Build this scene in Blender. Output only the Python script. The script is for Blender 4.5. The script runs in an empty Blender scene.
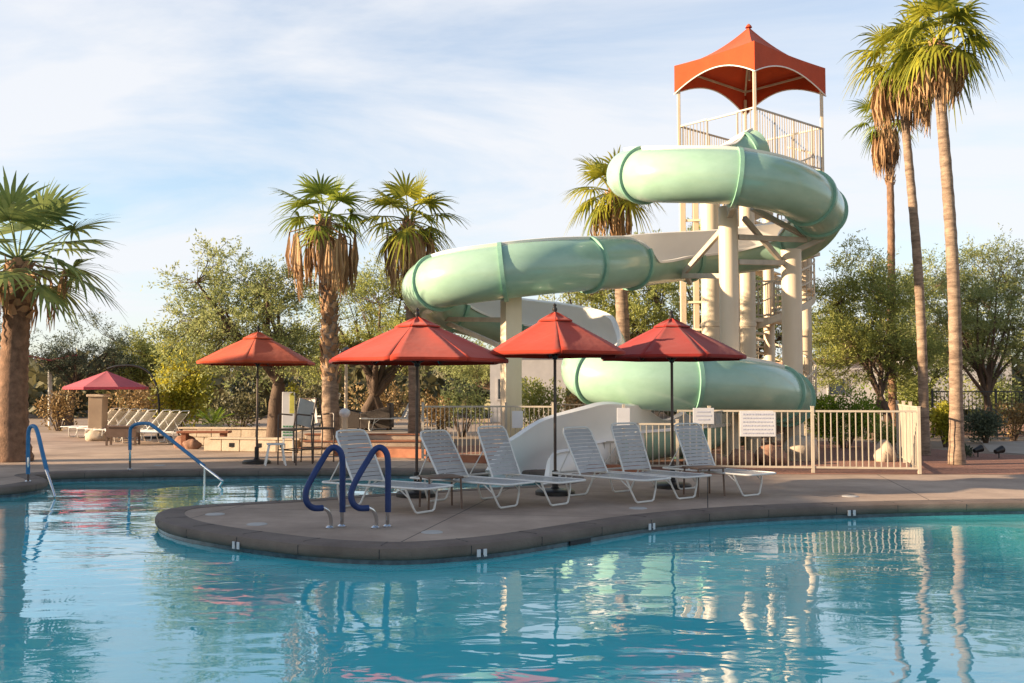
import bpy, bmesh, math, random
from mathutils import Vector, Matrix, noise
R = math.radians
random.seed(7)
scene = bpy.context.scene
COL = scene.collection

# ------------------------------------------------------------------ camera
F, CX, CY, HOR = 1000.0, 512.0, 341.5, 391.0
CAMZ = 1.5
PITCH = math.atan((HOR - CY) / F)
cam_d = bpy.data.cameras.new('camera')
cam = bpy.data.objects.new('camera', cam_d)
COL.objects.link(cam)
cam_d.sensor_width = 36.0
cam_d.lens = 36.0 * F / 1024.0
cam_d.clip_start = 0.1
cam_d.clip_end = 2000
cam.location = (0, 0, CAMZ)
cam.rotation_euler = (R(90) + PITCH, 0, 0)
scene.camera = cam
_c, _s = math.cos(PITCH), math.sin(PITCH)

def ray(px, py):
    a, b = (px - CX) / F, (CY - py) / F
    return Vector((a, _c - b * _s, _s + b * _c))

def at(px, py, d):                 # point on the line of sight at distance d (world y)
    r = ray(px, py)
    return Vector((r.x / r.y * d, d, CAMZ + r.z / r.y * d))

def G(px, py, z=0.0):              # point of a level plane
    r = ray(px, py)
    t = (z - CAMZ) / r.z
    return Vector((r.x * t, r.y * t, z))

def gx(px, d):                     # world x of a column of the view at distance d
    return (px - CX) / F / (_c - ((CY - HOR) / F) * _s) * d

def gz(py, d):
    return at(CX, py, d).z

# ------------------------------------------------------------------ materials
def nodes_of(name):
    m = bpy.data.materials.new(name)
    m.use_nodes = True
    nt = m.node_tree
    for n in list(nt.nodes):
        nt.nodes.remove(n)
    out = nt.nodes.new('ShaderNodeOutputMaterial')
    return m, nt, out

def N(nt, kind, **kw):
    n = nt.nodes.new(kind)
    for k, v in kw.items():
        if k in n.inputs:
            n.inputs[k].default_value = v
        else:
            setattr(n, k, v)
    return n

def rgba(c):
    return (c[0], c[1], c[2], 1.0)

def mat(name, col, rough=0.6, var=0.25, scale=6.0, bump=0.0, bscale=40.0, metal=0.0, spec=0.4,
        col2=None, stretch=(1, 1, 1), coat=0.0, detail=5.0, contrast=0.25, island=False):
    m, nt, out = nodes_of(name)
    b = N(nt, 'ShaderNodeBsdfPrincipled')
    b.inputs['Roughness'].default_value = rough
    b.inputs['Metallic'].default_value = metal
    b.inputs['Specular IOR Level'].default_value = spec
    b.inputs['Coat Weight'].default_value = coat
    tc = N(nt, 'ShaderNodeTexCoord')
    mp = N(nt, 'ShaderNodeMapping')
    mp.inputs['Scale'].default_value = stretch
    nt.links.new(tc.outputs['Object'], mp.inputs['Vector'])
    nz = N(nt, 'ShaderNodeTexNoise', Scale=scale, Detail=detail, Roughness=0.6)
    nt.links.new(mp.outputs['Vector'], nz.inputs['Vector'])
    rp = N(nt, 'ShaderNodeValToRGB')
    c2 = col2 if col2 else tuple(min(1, c * (1 + var)) for c in col)
    c1 = col if col2 else tuple(c * (1 - var) for c in col)
    rp.color_ramp.elements[0].position = 0.5 - contrast
    rp.color_ramp.elements[1].position = 0.5 + contrast
    rp.color_ramp.elements[0].color = rgba(c1)
    rp.color_ramp.elements[1].color = rgba(c2)
    if island:
        ge = N(nt, 'ShaderNodeNewGeometry')
        mx = N(nt, 'ShaderNodeMath', operation='MULTIPLY_ADD')
        mx.inputs[1].default_value = 0.5
        nt.links.new(ge.outputs['Random Per Island'], mx.inputs[0])
        m2 = N(nt, 'ShaderNodeMath', operation='MULTIPLY')
        m2.inputs[1].default_value = 0.5
        nt.links.new(nz.outputs['Fac'], m2.inputs[0])
        nt.links.new(m2.outputs[0], mx.inputs[2])
        nt.links.new(mx.outputs[0], rp.inputs['Fac'])
    else:
        nt.links.new(nz.outputs['Fac'], rp.inputs['Fac'])
    nt.links.new(rp.outputs['Color'], b.inputs['Base Color'])
    if bump > 0:
        n2 = N(nt, 'ShaderNodeTexNoise', Scale=bscale, Detail=6.0, Roughness=0.65)
        nt.links.new(mp.outputs['Vector'], n2.inputs['Vector'])
        bp = N(nt, 'ShaderNodeBump', Strength=min(1.0, bump), Distance=0.02)
        nt.links.new(n2.outputs['Fac'], bp.inputs['Height'])
        nt.links.new(bp.outputs['Normal'], b.inputs['Normal'])
    nt.links.new(b.outputs['BSDF'], out.inputs['Surface'])
    return m

def leafmat(name, c1, c2, trans=0.35, scale=0.7, rough=0.55):
    m, nt, out = nodes_of(name)
    ge = N(nt, 'ShaderNodeNewGeometry')
    tc = N(nt, 'ShaderNodeTexCoord')
    nz = N(nt, 'ShaderNodeTexNoise', Scale=scale, Detail=3.0)
    nt.links.new(tc.outputs['Object'], nz.inputs['Vector'])
    ad = N(nt, 'ShaderNodeMath', operation='MULTIPLY_ADD')
    ad.inputs[1].default_value = 0.45
    nt.links.new(ge.outputs['Random Per Island'], ad.inputs[0])
    sc_ = N(nt, 'ShaderNodeMath', operation='MULTIPLY_ADD')
    sc_.inputs[1].default_value = 1.3
    sc_.inputs[2].default_value = -0.37
    nt.links.new(nz.outputs['Fac'], sc_.inputs[0])
    nt.links.new(sc_.outputs[0], ad.inputs[2])
    rp = N(nt, 'ShaderNodeValToRGB')
    rp.color_ramp.elements[0].position = 0.15
    rp.color_ramp.elements[1].position = 0.85
    rp.color_ramp.elements[0].color = rgba(c1)
    rp.color_ramp.elements[1].color = rgba(c2)
    nt.links.new(ad.outputs[0], rp.inputs['Fac'])
    p = N(nt, 'ShaderNodeBsdfPrincipled')
    p.inputs['Roughness'].default_value = rough
    p.inputs['Specular IOR Level'].default_value = 0.3
    nt.links.new(rp.outputs['Color'], p.inputs['Base Color'])
    t = N(nt, 'ShaderNodeBsdfTranslucent')
    nt.links.new(rp.outputs['Color'], t.inputs['Color'])
    mx = N(nt, 'ShaderNodeMixShader')
    mx.inputs['Fac'].default_value = trans
    nt.links.new(p.outputs[0], mx.inputs[1])
    nt.links.new(t.outputs[0], mx.inputs[2])
    nt.links.new(mx.outputs[0], out.inputs['Surface'])
    return m

def fabric(name, col, trans=0.3, tcol=None, var=0.12):
    m, nt, out = nodes_of(name)
    tc = N(nt, 'ShaderNodeTexCoord')
    nz = N(nt, 'ShaderNodeTexNoise', Scale=2.5, Detail=5.0)
    nt.links.new(tc.outputs['Object'], nz.inputs['Vector'])
    rp = N(nt, 'ShaderNodeValToRGB')
    rp.color_ramp.elements[0].position = 0.25
    rp.color_ramp.elements[1].position = 0.75
    rp.color_ramp.elements[0].color = rgba([c * (1 - var) for c in col])
    rp.color_ramp.elements[1].color = rgba([min(1, c * (1 + var)) for c in col])
    nt.links.new(nz.outputs['Fac'], rp.inputs['Fac'])
    p = N(nt, 'ShaderNodeBsdfPrincipled')
    p.inputs['Roughness'].default_value = 0.85
    p.inputs['Specular IOR Level'].default_value = 0.2
    p.inputs['Sheen Weight'].default_value = 0.15
    nt.links.new(rp.outputs['Color'], p.inputs['Base Color'])
    w = N(nt, 'ShaderNodeTexNoise', Scale=9.0, Detail=2.0)
    nt.links.new(tc.outputs['Object'], w.inputs['Vector'])
    bp = N(nt, 'ShaderNodeBump', Strength=0.14, Distance=0.03)
    nt.links.new(w.outputs['Fac'], bp.inputs['Height'])
    nt.links.new(bp.outputs['Normal'], p.inputs['Normal'])
    t = N(nt, 'ShaderNodeBsdfTranslucent')
    t.inputs['Color'].default_value = rgba(tcol or col)
    mx = N(nt, 'ShaderNodeMixShader')
    mx.inputs['Fac'].default_value = trans
    nt.links.new(p.outputs[0], mx.inputs[1])
    nt.links.new(t.outputs[0], mx.inputs[2])
    nt.links.new(mx.outputs[0], out.inputs['Surface'])
    return m

def water_material():
    m, nt, out = nodes_of('pool_water')
    tc = N(nt, 'ShaderNodeTexCoord')
    mp = N(nt, 'ShaderNodeMapping')
    mp.inputs['Scale'].default_value = (0.55, 1.0, 1.0)
    mp.inputs['Rotation'].default_value = (0, 0, R(9))
    nt.links.new(tc.outputs['Object'], mp.inputs['Vector'])
    n1 = N(nt, 'ShaderNodeTexNoise', Scale=0.9, Detail=1.0, Roughness=0.35, Distortion=0.5)
    n2 = N(nt, 'ShaderNodeTexNoise', Scale=4.2, Detail=2.0, Roughness=0.45, Distortion=0.7)
    nt.links.new(mp.outputs['Vector'], n1.inputs['Vector'])
    nt.links.new(mp.outputs['Vector'], n2.inputs['Vector'])
    a = N(nt, 'ShaderNodeMath', operation='MULTIPLY_ADD')
    a.inputs[1].default_value = 0.20
    nt.links.new(n2.outputs['Fac'], a.inputs[0])
    nt.links.new(n1.outputs['Fac'], a.inputs[2])
    bp = N(nt, 'ShaderNodeBump', Strength=1.0, Distance=0.021)
    nt.links.new(a.outputs[0], bp.inputs['Height'])
    tr = N(nt, 'ShaderNodeBsdfTransparent')
    tr.inputs['Color'].default_value = (0.50, 0.86, 0.93, 1)
    df = N(nt, 'ShaderNodeBsdfDiffuse')
    df.inputs['Color'].default_value = (0.085, 0.64, 0.69, 1)
    mb = N(nt, 'ShaderNodeMixShader')
    mb.inputs['Fac'].default_value = 0.85
    nt.links.new(tr.outputs[0], mb.inputs[1])
    nt.links.new(df.outputs[0], mb.inputs[2])
    gl = N(nt, 'ShaderNodeBsdfGlossy')
    gl.inputs['Roughness'].default_value = 0.012
    gl.inputs['Color'].default_value = (0.95, 0.98, 1, 1)
    nt.links.new(bp.outputs['Normal'], gl.inputs['Normal'])
    fr = N(nt, 'ShaderNodeFresnel', IOR=1.50)
    nt.links.new(bp.outputs['Normal'], fr.inputs['Normal'])
    mx = N(nt, 'ShaderNodeMixShader')
    gn = N(nt, 'ShaderNodeMath', operation='MULTIPLY')
    gn.use_clamp = True
    gn.inputs[1].default_value = 1.3
    nt.links.new(fr.outputs[0], gn.inputs[0])
    nt.links.new(gn.outputs[0], mx.inputs['Fac'])
    nt.links.new(mb.outputs[0], mx.inputs[1])
    nt.links.new(gl.outputs[0], mx.inputs[2])
    nt.links.new(mx.outputs[0], out.inputs['Surface'])
    return m

M = {}
M['deck'] = mat('deck_concrete', (0.32, 0.228, 0.172), 0.8, col2=(0.50, 0.38, 0.29), scale=0.9, bump=0.35, bscale=60, detail=8, contrast=0.3)
def add_joints(m, pitch, width, dark):
    nt = m.node_tree
    b = [n for n in nt.nodes if n.type == 'BSDF_PRINCIPLED'][0]
    src = b.inputs['Base Color'].links[0].from_socket
    tc = N(nt, 'ShaderNodeTexCoord')
    mp = N(nt, 'ShaderNodeMapping')
    mp.inputs['Rotation'].default_value = (0, 0, R(11))
    nt.links.new(tc.outputs['Object'], mp.inputs['Vector'])
    sp = N(nt, 'ShaderNodeSeparateXYZ')
    nt.links.new(mp.outputs[0], sp.inputs[0])
    fac = None
    for ax in ('X', 'Y'):
        q = N(nt, 'ShaderNodeMath', operation='PINGPONG')
        q.inputs[1].default_value = pitch / 2
        nt.links.new(sp.outputs[ax], q.inputs[0])
        l = N(nt, 'ShaderNodeMath', operation='LESS_THAN')
        l.inputs[1].default_value = width
        nt.links.new(q.outputs[0], l.inputs[0])
        if fac is None:
            fac = l.outputs[0]
        else:
            mm = N(nt, 'ShaderNodeMath', operation='MAXIMUM')
            nt.links.new(fac, mm.inputs[0])
            nt.links.new(l.outputs[0], mm.inputs[1])
            fac = mm.outputs[0]
    # broad worn stains
    st = N(nt, 'ShaderNodeTexNoise', Scale=0.33, Detail=7.0, Roughness=0.7)
    nt.links.new(tc.outputs['Object'], st.inputs['Vector'])
    rr = N(nt, 'ShaderNodeValToRGB')
    rr.color_ramp.elements[0].position = 0.38
    rr.color_ramp.elements[1].position = 0.62
    rr.color_ramp.elements[0].color = (0.62, 0.60, 0.58, 1)
    rr.color_ramp.elements[1].color = (1.08, 1.06, 1.03, 1)
    nt.links.new(st.outputs['Fac'], rr.inputs['Fac'])
    ml = N(nt, 'ShaderNodeMix', data_type='RGBA', blend_type='MULTIPLY')
    ml.inputs['Factor'].default_value = 1.0
    nt.links.new(src, ml.inputs['A'])
    nt.links.new(rr.outputs['Color'], ml.inputs['B'])
    mx = N(nt, 'ShaderNodeMix', data_type='RGBA')
    nt.links.new(fac, mx.inputs['Factor'])
    nt.links.new(ml.outputs['Result'], mx.inputs['A'])
    mx.inputs['B'].default_value = rgba(dark)
    nt.links.new(mx.outputs['Result'], b.inputs['Base Color'])
add_joints(M['deck'], 3.0, 0.007, (0.05, 0.04, 0.032))
M['coping'] = mat('coping_stone', (0.10, 0.072, 0.055), 0.75, col2=(0.19, 0.142, 0.112), scale=2.2, bump=0.4, bscale=35, detail=7)
M['tile'] = mat('waterline_tile', (0.035, 0.06, 0.08), 0.25, col2=(0.07, 0.11, 0.13), scale=9, contrast=0.1)
M['plaster'] = mat('pool_plaster', (0.20, 0.60, 0.74), 0.8, col2=(0.26, 0.66, 0.80), scale=0.6)
M['dirt'] = mat('desert_dirt', (0.20, 0.14, 0.10), 0.95, col2=(0.34, 0.25, 0.175), scale=0.35, bump=0.6, bscale=12, detail=9)
M['gravel'] = mat('red_gravel', (0.17, 0.075, 0.05), 0.95, col2=(0.34, 0.17, 0.115), scale=18, bump=1.0, bscale=45, detail=4, contrast=0.2)
M['path'] = mat('path_concrete', (0.30, 0.24, 0.19), 0.85, col2=(0.42, 0.35, 0.28), scale=1.2, bump=0.2)
M['water'] = water_material()
M['flume_out'] = mat('mint_fibreglass', (0.245, 0.385, 0.285), 0.22, col2=(0.315, 0.475, 0.36), scale=1.8, spec=0.5, coat=0.3, bump=0.06, bscale=3, stretch=(1, 1, 1.6))
M['flume_in'] = mat('cream_fibreglass', (0.72, 0.68, 0.625), 0.3, col2=(0.80, 0.76, 0.70), scale=1.2, spec=0.5)
M['flange'] = mat('dark_mint_flange', (0.20, 0.37, 0.27), 0.35, var=0.2, scale=5)
M['cream'] = mat('cream_painted_steel', (0.55, 0.44, 0.31), 0.45, col2=(0.66, 0.55, 0.41), scale=2.5, bump=0.1, stretch=(1, 1, 0.3))
M['bracket'] = mat('bracket_steel', (0.44, 0.38, 0.30), 0.5, var=0.2, scale=4)
M['fence'] = mat('cream_fence_paint', (0.43, 0.365, 0.28), 0.5, var=0.15, scale=4)
M['red'] = fabric('red_canvas', (0.40, 0.034, 0.013), 0.06, (0.48, 0.030, 0.010))
M['orange'] = fabric('rust_orange_canvas', (0.42, 0.055, 0.013), 0.03, (0.45, 0.040, 0.012))
M['darkred'] = fabric('dark_red_canvas', (0.28, 0.020, 0.013), 0.08, (0.36, 0.018, 0.012))
M['pink'] = fabric('pink_canvas', (0.46, 0.075, 0.105), 0.22)
M['black'] = mat('black_metal', (0.02, 0.018, 0.016), 0.4, var=0.3)
M['bronze'] = mat('bronze_pole', (0.075, 0.05, 0.038), 0.4, var=0.3)
M['white'] = mat('white_frame_paint', (0.70, 0.68, 0.63), 0.4, var=0.08)
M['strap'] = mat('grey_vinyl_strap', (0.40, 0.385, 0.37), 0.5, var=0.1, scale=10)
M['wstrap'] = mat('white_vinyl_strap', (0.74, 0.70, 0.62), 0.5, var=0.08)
M['chrome'] = mat('steel_tube', (0.62, 0.62, 0.62), 0.22, var=0.1, metal=1.0)
M['blue'] = mat('navy_foam', (0.010, 0.028, 0.11), 0.55, var=0.25, bump=0.2)
M['blue2'] = mat('sky_blue_foam', (0.03, 0.15, 0.30), 0.55, var=0.25, bump=0.2)
M['sign'] = mat('sign_white', (0.60, 0.585, 0.585), 0.5, var=0.06)
M['print'] = mat('grey_print', (0.45, 0.45, 0.52), 0.6, var=0.1)
M['dark_print'] = mat('dark_print', (0.05, 0.055, 0.07), 0.6, var=0.1)
M['greenprint'] = mat('green_print', (0.10, 0.27, 0.12), 0.6, var=0.3)
M['yellowprint'] = mat('yellow_print', (0.55, 0.50, 0.10), 0.6, var=0.3)
M['bark'] = mat('mesquite_bark', (0.055, 0.035, 0.024), 0.9, col2=(0.14, 0.09, 0.06), scale=9, bump=0.8, bscale=30, stretch=(1, 1, 0.25))
M['palmbark'] = mat('palm_bark', (0.13, 0.085, 0.058), 0.9, col2=(0.34, 0.24, 0.165), scale=5, bump=1.0, bscale=16, stretch=(0.8, 0.8, 3.0), contrast=0.18)
M['palmbark_dark'] = mat('dark_palm_bark', (0.09, 0.05, 0.03), 0.9, col2=(0.30, 0.17, 0.10), scale=8, bump=0.9, bscale=26, stretch=(1, 1, 0.8))
M['boot'] = mat('palm_boots', (0.20, 0.10, 0.045), 0.9, col2=(0.46, 0.28, 0.15), scale=8, bump=0.5, island=True)
M['skirt'] = leafmat('dead_frond', (0.20, 0.10, 0.045), (0.52, 0.34, 0.18), 0.15, 1.2, 0.85)
M['palm_a'] = leafmat('palm_leaf_green', (0.06, 0.11, 0.02), (0.34, 0.38, 0.05), 0.4, 0.9)
M['palm_b'] = leafmat('palm_leaf_dark', (0.07, 0.125, 0.045), (0.33, 0.38, 0.12), 0.3, 0.9)
M['palm_y'] = leafmat('palm_leaf_yellowing', (0.07, 0.11, 0.018), (0.46, 0.42, 0.04), 0.4, 0.8)
M['leaf_mesq'] = leafmat('mesquite_leaf', (0.16, 0.20, 0.075), (0.42, 0.44, 0.17), 0.5, 0.6)
M['leaf_olive'] = leafmat('olive_leaf', (0.16, 0.20, 0.055), (0.46, 0.46, 0.13), 0.5, 0.6)
M['leaf_dark'] = leafmat('dark_leaf', (0.04, 0.06, 0.038), (0.17, 0.19, 0.11), 0.35, 0.5)
M['leaf_bright'] = leafmat('bright_leaf', (0.09, 0.16, 0.015), (0.32, 0.40, 0.04), 0.4, 1.2)
M['leaf_yellow'] = leafmat('yellow_leaf', (0.18, 0.19, 0.02), (0.58, 0.50, 0.05), 0.4, 1.0)
M['leaf_dry'] = leafmat('dry_leaf', (0.15, 0.09, 0.035), (0.46, 0.31, 0.13), 0.25, 1.0)
M['scrub'] = leafmat('scrub_leaf', (0.06, 0.06, 0.028), (0.22, 0.19, 0.085), 0.25, 0.15)
M['stone'] = mat('pale_block_stone', (0.36, 0.28, 0.20), 0.85, col2=(0.52, 0.42, 0.31), scale=3.5, bump=0.5, bscale=20)
M['rock'] = mat('red_brown_rock', (0.14, 0.065, 0.04), 0.9, col2=(0.34, 0.19, 0.12), scale=3, bump=0.8, bscale=9)
M['terracotta'] = mat('terracotta_edge', (0.24, 0.085, 0.045), 0.85, col2=(0.38, 0.16, 0.085), scale=4, bump=0.3)
M['stucco'] = mat('white_stucco', (0.40, 0.38, 0.37), 0.9, col2=(0.50, 0.475, 0.455), scale=1.5, bump=0.2)
M['tan'] = mat('tan_stucco', (0.22, 0.155, 0.105), 0.9, col2=(0.32, 0.235, 0.16), scale=1.5, bump=0.2)
M['glass'] = mat('window_glass', (0.03, 0.04, 0.05), 0.05, var=0.2, spec=0.6)
M['roof'] = mat('roof_tile', (0.30, 0.16, 0.10), 0.85, var=0.25, scale=12, bump=0.4)
M['wicker'] = mat('dark_wicker', (0.022, 0.014, 0.010), 0.6, col2=(0.06, 0.04, 0.03), scale=60, bump=0.8, bscale=90)
M['cushion'] = mat('grey_cushion', (0.42, 0.40, 0.37), 0.9, var=0.1)
M['brown'] = mat('brown_table', (0.16, 0.10, 0.07), 0.5, var=0.2)
M['iron'] = mat('dark_iron', (0.03, 0.028, 0.027), 0.5, var=0.3)
M['lid'] = mat('skimmer_lid', (0.42, 0.39, 0.35), 0.6, var=0.1)
M['embank'] = mat('red_earth', (0.20, 0.105, 0.075), 0.95, col2=(0.31, 0.18, 0.13), scale=1.3, bump=0.7, bscale=8)
M['grate'] = mat('dark_grate', (0.015, 0.017, 0.02), 0.6, var=0.2)

# ------------------------------------------------------------------ mesh helper
class MB:
    def __init__(s):
        s.v, s.f = [], []

    def add(s, vs, fs):
        o = len(s.v)
        s.v += [Vector(p) for p in vs]
        s.f += [tuple(i + o for i in f) for f in fs]
        return s

    def box(s, c, size, rz=0.0, axis=None):
        hx, hy, hz = size[0] / 2, size[1] / 2, size[2] / 2
        m = Matrix.Rotation(rz, 3, 'Z') if axis is None else axis
        vs = [Vector(c) + m @ Vector((x, y, z)) for z in (-hz, hz) for x, y in ((-hx, -hy), (hx, -hy), (hx, hy), (-hx, hy))]
        return s.add(vs, [(3, 2, 1, 0), (4, 5, 6, 7), (0, 1, 5, 4), (1, 2, 6, 5), (2, 3, 7, 6), (3, 0, 4, 7)])

    def bar(s, a, b, w, h=None, up=(0, 0, 1)):     # rectangular bar from a to b
        a, b = Vector(a), Vector(b)
        h = h or w
        t = (b - a)
        L = t.length
        t.normalize()
        upv = Vector(up)
        if abs(t.dot(upv)) > 0.97:
            upv = Vector((0, 1, 0))
        sd = t.cross(upv).normalized()
        u = sd.cross(t).normalized()
        m = Matrix((t, sd, u)).transposed()
        return s.box((a + b) / 2, (L, w, h), axis=m)

    def tube(s, pts, r, n=10, cap=True):
        pts = [Vector(p) for p in pts]
        rs = r if isinstance(r, (list, tuple)) else [r] * len(pts)
        t0 = (pts[1] - pts[0]).normalized()
        ref = Vector((0, 0, 1)) if abs(t0.z) < 0.9 else Vector((1, 0, 0))
        u = t0.cross(ref).normalized()
        rings = []
        for i, p in enumerate(pts):
            if i == 0:
                t = pts[1] - pts[0]
            elif i == len(pts) - 1:
                t = pts[-1] - pts[-2]
            else:
                t = (pts[i + 1] - pts[i]).normalized() + (pts[i] - pts[i - 1]).normalized()
            t.normalize()
            u = (u - t * u.dot(t))
            if u.length < 1e-5:
                u = t.orthogonal()
            u.normalize()
            w = t.cross(u)
            rings.append([p + (u * math.cos(2 * math.pi * k / n) + w * math.sin(2 * math.pi * k / n)) * rs[i] for k in range(n)])
        vs = [q for ring in rings for q in ring]
        fs = []
        for i in range(len(pts) - 1):
            for k in range(n):
                a, b = i * n + k, i * n + (k + 1) % n
                fs.append((a, b, b + n, a + n))
        if cap:
            fs.append(tuple(range(n - 1, -1, -1)))
            fs.append(tuple((len(pts) - 1) * n + k for k in range(n)))
        return s.add(vs, fs)

    def lathe(s, prof, c=(0, 0, 0), n=24, cap=True):
        c = Vector(c)
        vs, fs = [], []
        for r, z in prof:
            vs += [c + Vector((r * math.cos(2 * math.pi * k / n), r * math.sin(2 * math.pi * k / n), z)) for k in range(n)]
        for i in range(len(prof) - 1):
            for k in range(n):
                a, b = i * n + k, i * n + (k + 1) % n
                fs.append((a, b, b + n, a + n))
        if cap:
            fs.append(tuple(range(n - 1, -1, -1)))
            fs.append(tuple((len(prof) - 1) * n + k for k in range(n)))
        return s.add(vs, fs)

    def blob(s, c, size, seed=0, amp=0.25, n=10, freq=1.3):
        c = Vector(c)
        vs, fs = [], []
        m = n * 2
        for i in range(n + 1):
            th = math.pi * i / n
            for k in range(m):
                ph = 2 * math.pi * k / m
                d = Vector((math.sin(th) * math.cos(ph), math.sin(th) * math.sin(ph), math.cos(th)))
                q = 1 + amp * noise.noise(d * freq + Vector((seed * 3.1, seed * 1.7, 0))) + amp * 0.4 * noise.noise(d * freq * 3 + Vector((seed, 0, 5)))
                vs.append(c + Vector((d.x * size[0], d.y * size[1], d.z * size[2])) * q)
        for i in range(n):
            for k in range(m):
                fs.append((i * m + k, (i + 1) * m + k, (i + 1) * m + (k + 1) % m, i * m + (k + 1) % m))
        return s.add(vs, fs)

    def build(s, name, m, parent=None, smooth=True, angle=38, bevel=0.0, off=None):
        me = bpy.data.meshes.new(name)
        o_ = Vector(off) if off is not None else Vector((0, 0, 0))
        me.from_pydata([v - o_ for v in s.v], [], s.f)
        me.materials.append(M[m] if isinstance(m, str) else m)
        me.validate()
        if smooth:
            me.shade_smooth()
            me.set_sharp_from_angle(angle=R(angle))
        ob = bpy.data.objects.new(name, me)
        COL.objects.link(ob)
        if parent is not None:
            ob.parent = parent
        elif off is not None:
            ob.location = o_
        if bevel > 0:
            b = ob.modifiers.new('edge', 'BEVEL')
            b.width = bevel
            b.segments = 2
            b.limit_method = 'ANGLE'
        return ob

def tag(o, label=None, cat=None, group=None, kind=None):
    if label:
        o['label'] = label
    if cat:
        o['category'] = cat
    if group:
        o['group'] = group
    if kind:
        o['kind'] = kind
    return o

def thing(name, label, cat, loc, rz=0.0, group=None):
    e = bpy.data.objects.new(name, None)
    e.empty_display_size = 0.2
    e.location = loc
    e.rotation_euler = (0, 0, rz)
    COL.objects.link(e)
    return tag(e, label, cat, group)

KIDS = {}
def copy_tree(o, parent=None):
    c = o.copy()
    COL.objects.link(c)
    if parent is not None:
        c.parent = parent
    for ch in [q for q in bpy.data.objects if q.parent == o]:
        copy_tree(ch, c)
    return c

def smooth_path(pts, per=12):
    pts = [Vector(p) for p in pts]
    out = []
    for i in range(len(pts) - 1):
        p0 = pts[max(i - 1, 0)]
        p1, p2 = pts[i], pts[i + 1]
        p3 = pts[min(i + 2, len(pts) - 1)]
        for k in range(per):
            t = k / per
            out.append(0.5 * ((2 * p1) + (p2 - p0) * t + (2 * p0 - 5 * p1 + 4 * p2 - p3) * t * t + (3 * p1 - p0 - 3 * p2 + p3) * t ** 3))
    out.append(pts[-1])
    return out

# ------------------------------------------------------------------ world and sun
CLX, CLY = 5.5, 11.0
SUN_EL, SUN_AZ = R(15), math.atan2(-0.975, -0.22)
w = bpy.data.worlds.new('World')
scene.world = w
w.use_nodes = True
nt = w.node_tree
for n in list(nt.nodes):
    nt.nodes.remove(n)
wo = N(nt, 'ShaderNodeOutputWorld')
bg = N(nt, 'ShaderNodeBackground', Strength=0.095)
sky = N(nt, 'ShaderNodeTexSky', sky_type='NISHITA')
sky.sun_disc = False
sky.sun_elevation = SUN_EL
sky.sun_rotation = SUN_AZ % (2 * math.pi)
sky.air_density = 1.0
sky.dust_density = 1.0
sky.ozone_density = 2.0
tc = N(nt, 'ShaderNodeTexCoord')
sp = N(nt, 'ShaderNodeSeparateXYZ')
nt.links.new(tc.outputs['Generated'], sp.inputs[0])
zz = N(nt, 'ShaderNodeMath', operation='MAXIMUM'); zz.inputs[1].default_value = 0.0
nt.links.new(sp.outputs['Z'], zz.inputs[0])
za = N(nt, 'ShaderNodeMath', operation='ADD'); za.inputs[1].default_value = 0.22
nt.links.new(zz.outputs[0], za.inputs[0])
dx = N(nt, 'ShaderNodeMath', operation='DIVIDE'); dy = N(nt, 'ShaderNodeMath', operation='DIVIDE')
nt.links.new(sp.outputs['X'], dx.inputs[0]); nt.links.new(za.outputs[0], dx.inputs[1])
nt.links.new(sp.outputs['Y'], dy.inputs[0]); nt.links.new(za.outputs[0], dy.inputs[1])
cb = N(nt, 'ShaderNodeCombineXYZ')
nt.links.new(dx.outputs[0], cb.inputs['X']); nt.links.new(dy.outputs[0], cb.inputs['Y'])
mp = N(nt, 'ShaderNodeMapping')
mp.inputs['Location'].default_value = (CLX, CLY, 0)
mp.inputs['Rotation'].default_value = (0, 0, R(-22))
mp.inputs['Scale'].default_value = (0.75, 1.5, 1)
nt.links.new(cb.outputs[0], mp.inputs['Vector'])
c1 = N(nt, 'ShaderNodeTexNoise', Scale=0.9, Detail=9.0, Roughness=0.58, Distortion=0.5)
nt.links.new(mp.outputs['Vector'], c1.inputs['Vector'])
cr = N(nt, 'ShaderNodeValToRGB')
cr.color_ramp.elements[0].position = 0.36
cr.color_ramp.elements[1].position = 0.60
cr.color_ramp.elements[0].color = (0.22, 0.22, 0.22, 1)
cr.color_ramp.elements[1].color = (0.92, 0.92, 0.92, 1)
nt.links.new(c1.outputs['Fac'], cr.inputs['Fac'])
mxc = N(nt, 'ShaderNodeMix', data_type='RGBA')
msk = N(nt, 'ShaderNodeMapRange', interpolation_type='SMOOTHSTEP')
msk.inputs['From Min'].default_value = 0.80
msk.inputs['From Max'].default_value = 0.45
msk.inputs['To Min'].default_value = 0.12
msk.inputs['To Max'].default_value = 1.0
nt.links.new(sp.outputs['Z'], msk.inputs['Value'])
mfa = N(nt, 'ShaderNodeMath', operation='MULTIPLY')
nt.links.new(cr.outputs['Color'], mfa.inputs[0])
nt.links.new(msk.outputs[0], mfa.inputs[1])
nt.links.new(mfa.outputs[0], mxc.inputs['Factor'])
# sky haze lifts the clear part of the sky; clouds are thin white cirrus
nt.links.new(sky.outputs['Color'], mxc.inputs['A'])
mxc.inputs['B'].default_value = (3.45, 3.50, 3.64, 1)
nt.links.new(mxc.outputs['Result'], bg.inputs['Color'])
nt.links.new(bg.outputs[0], wo.inputs['Surface'])

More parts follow.
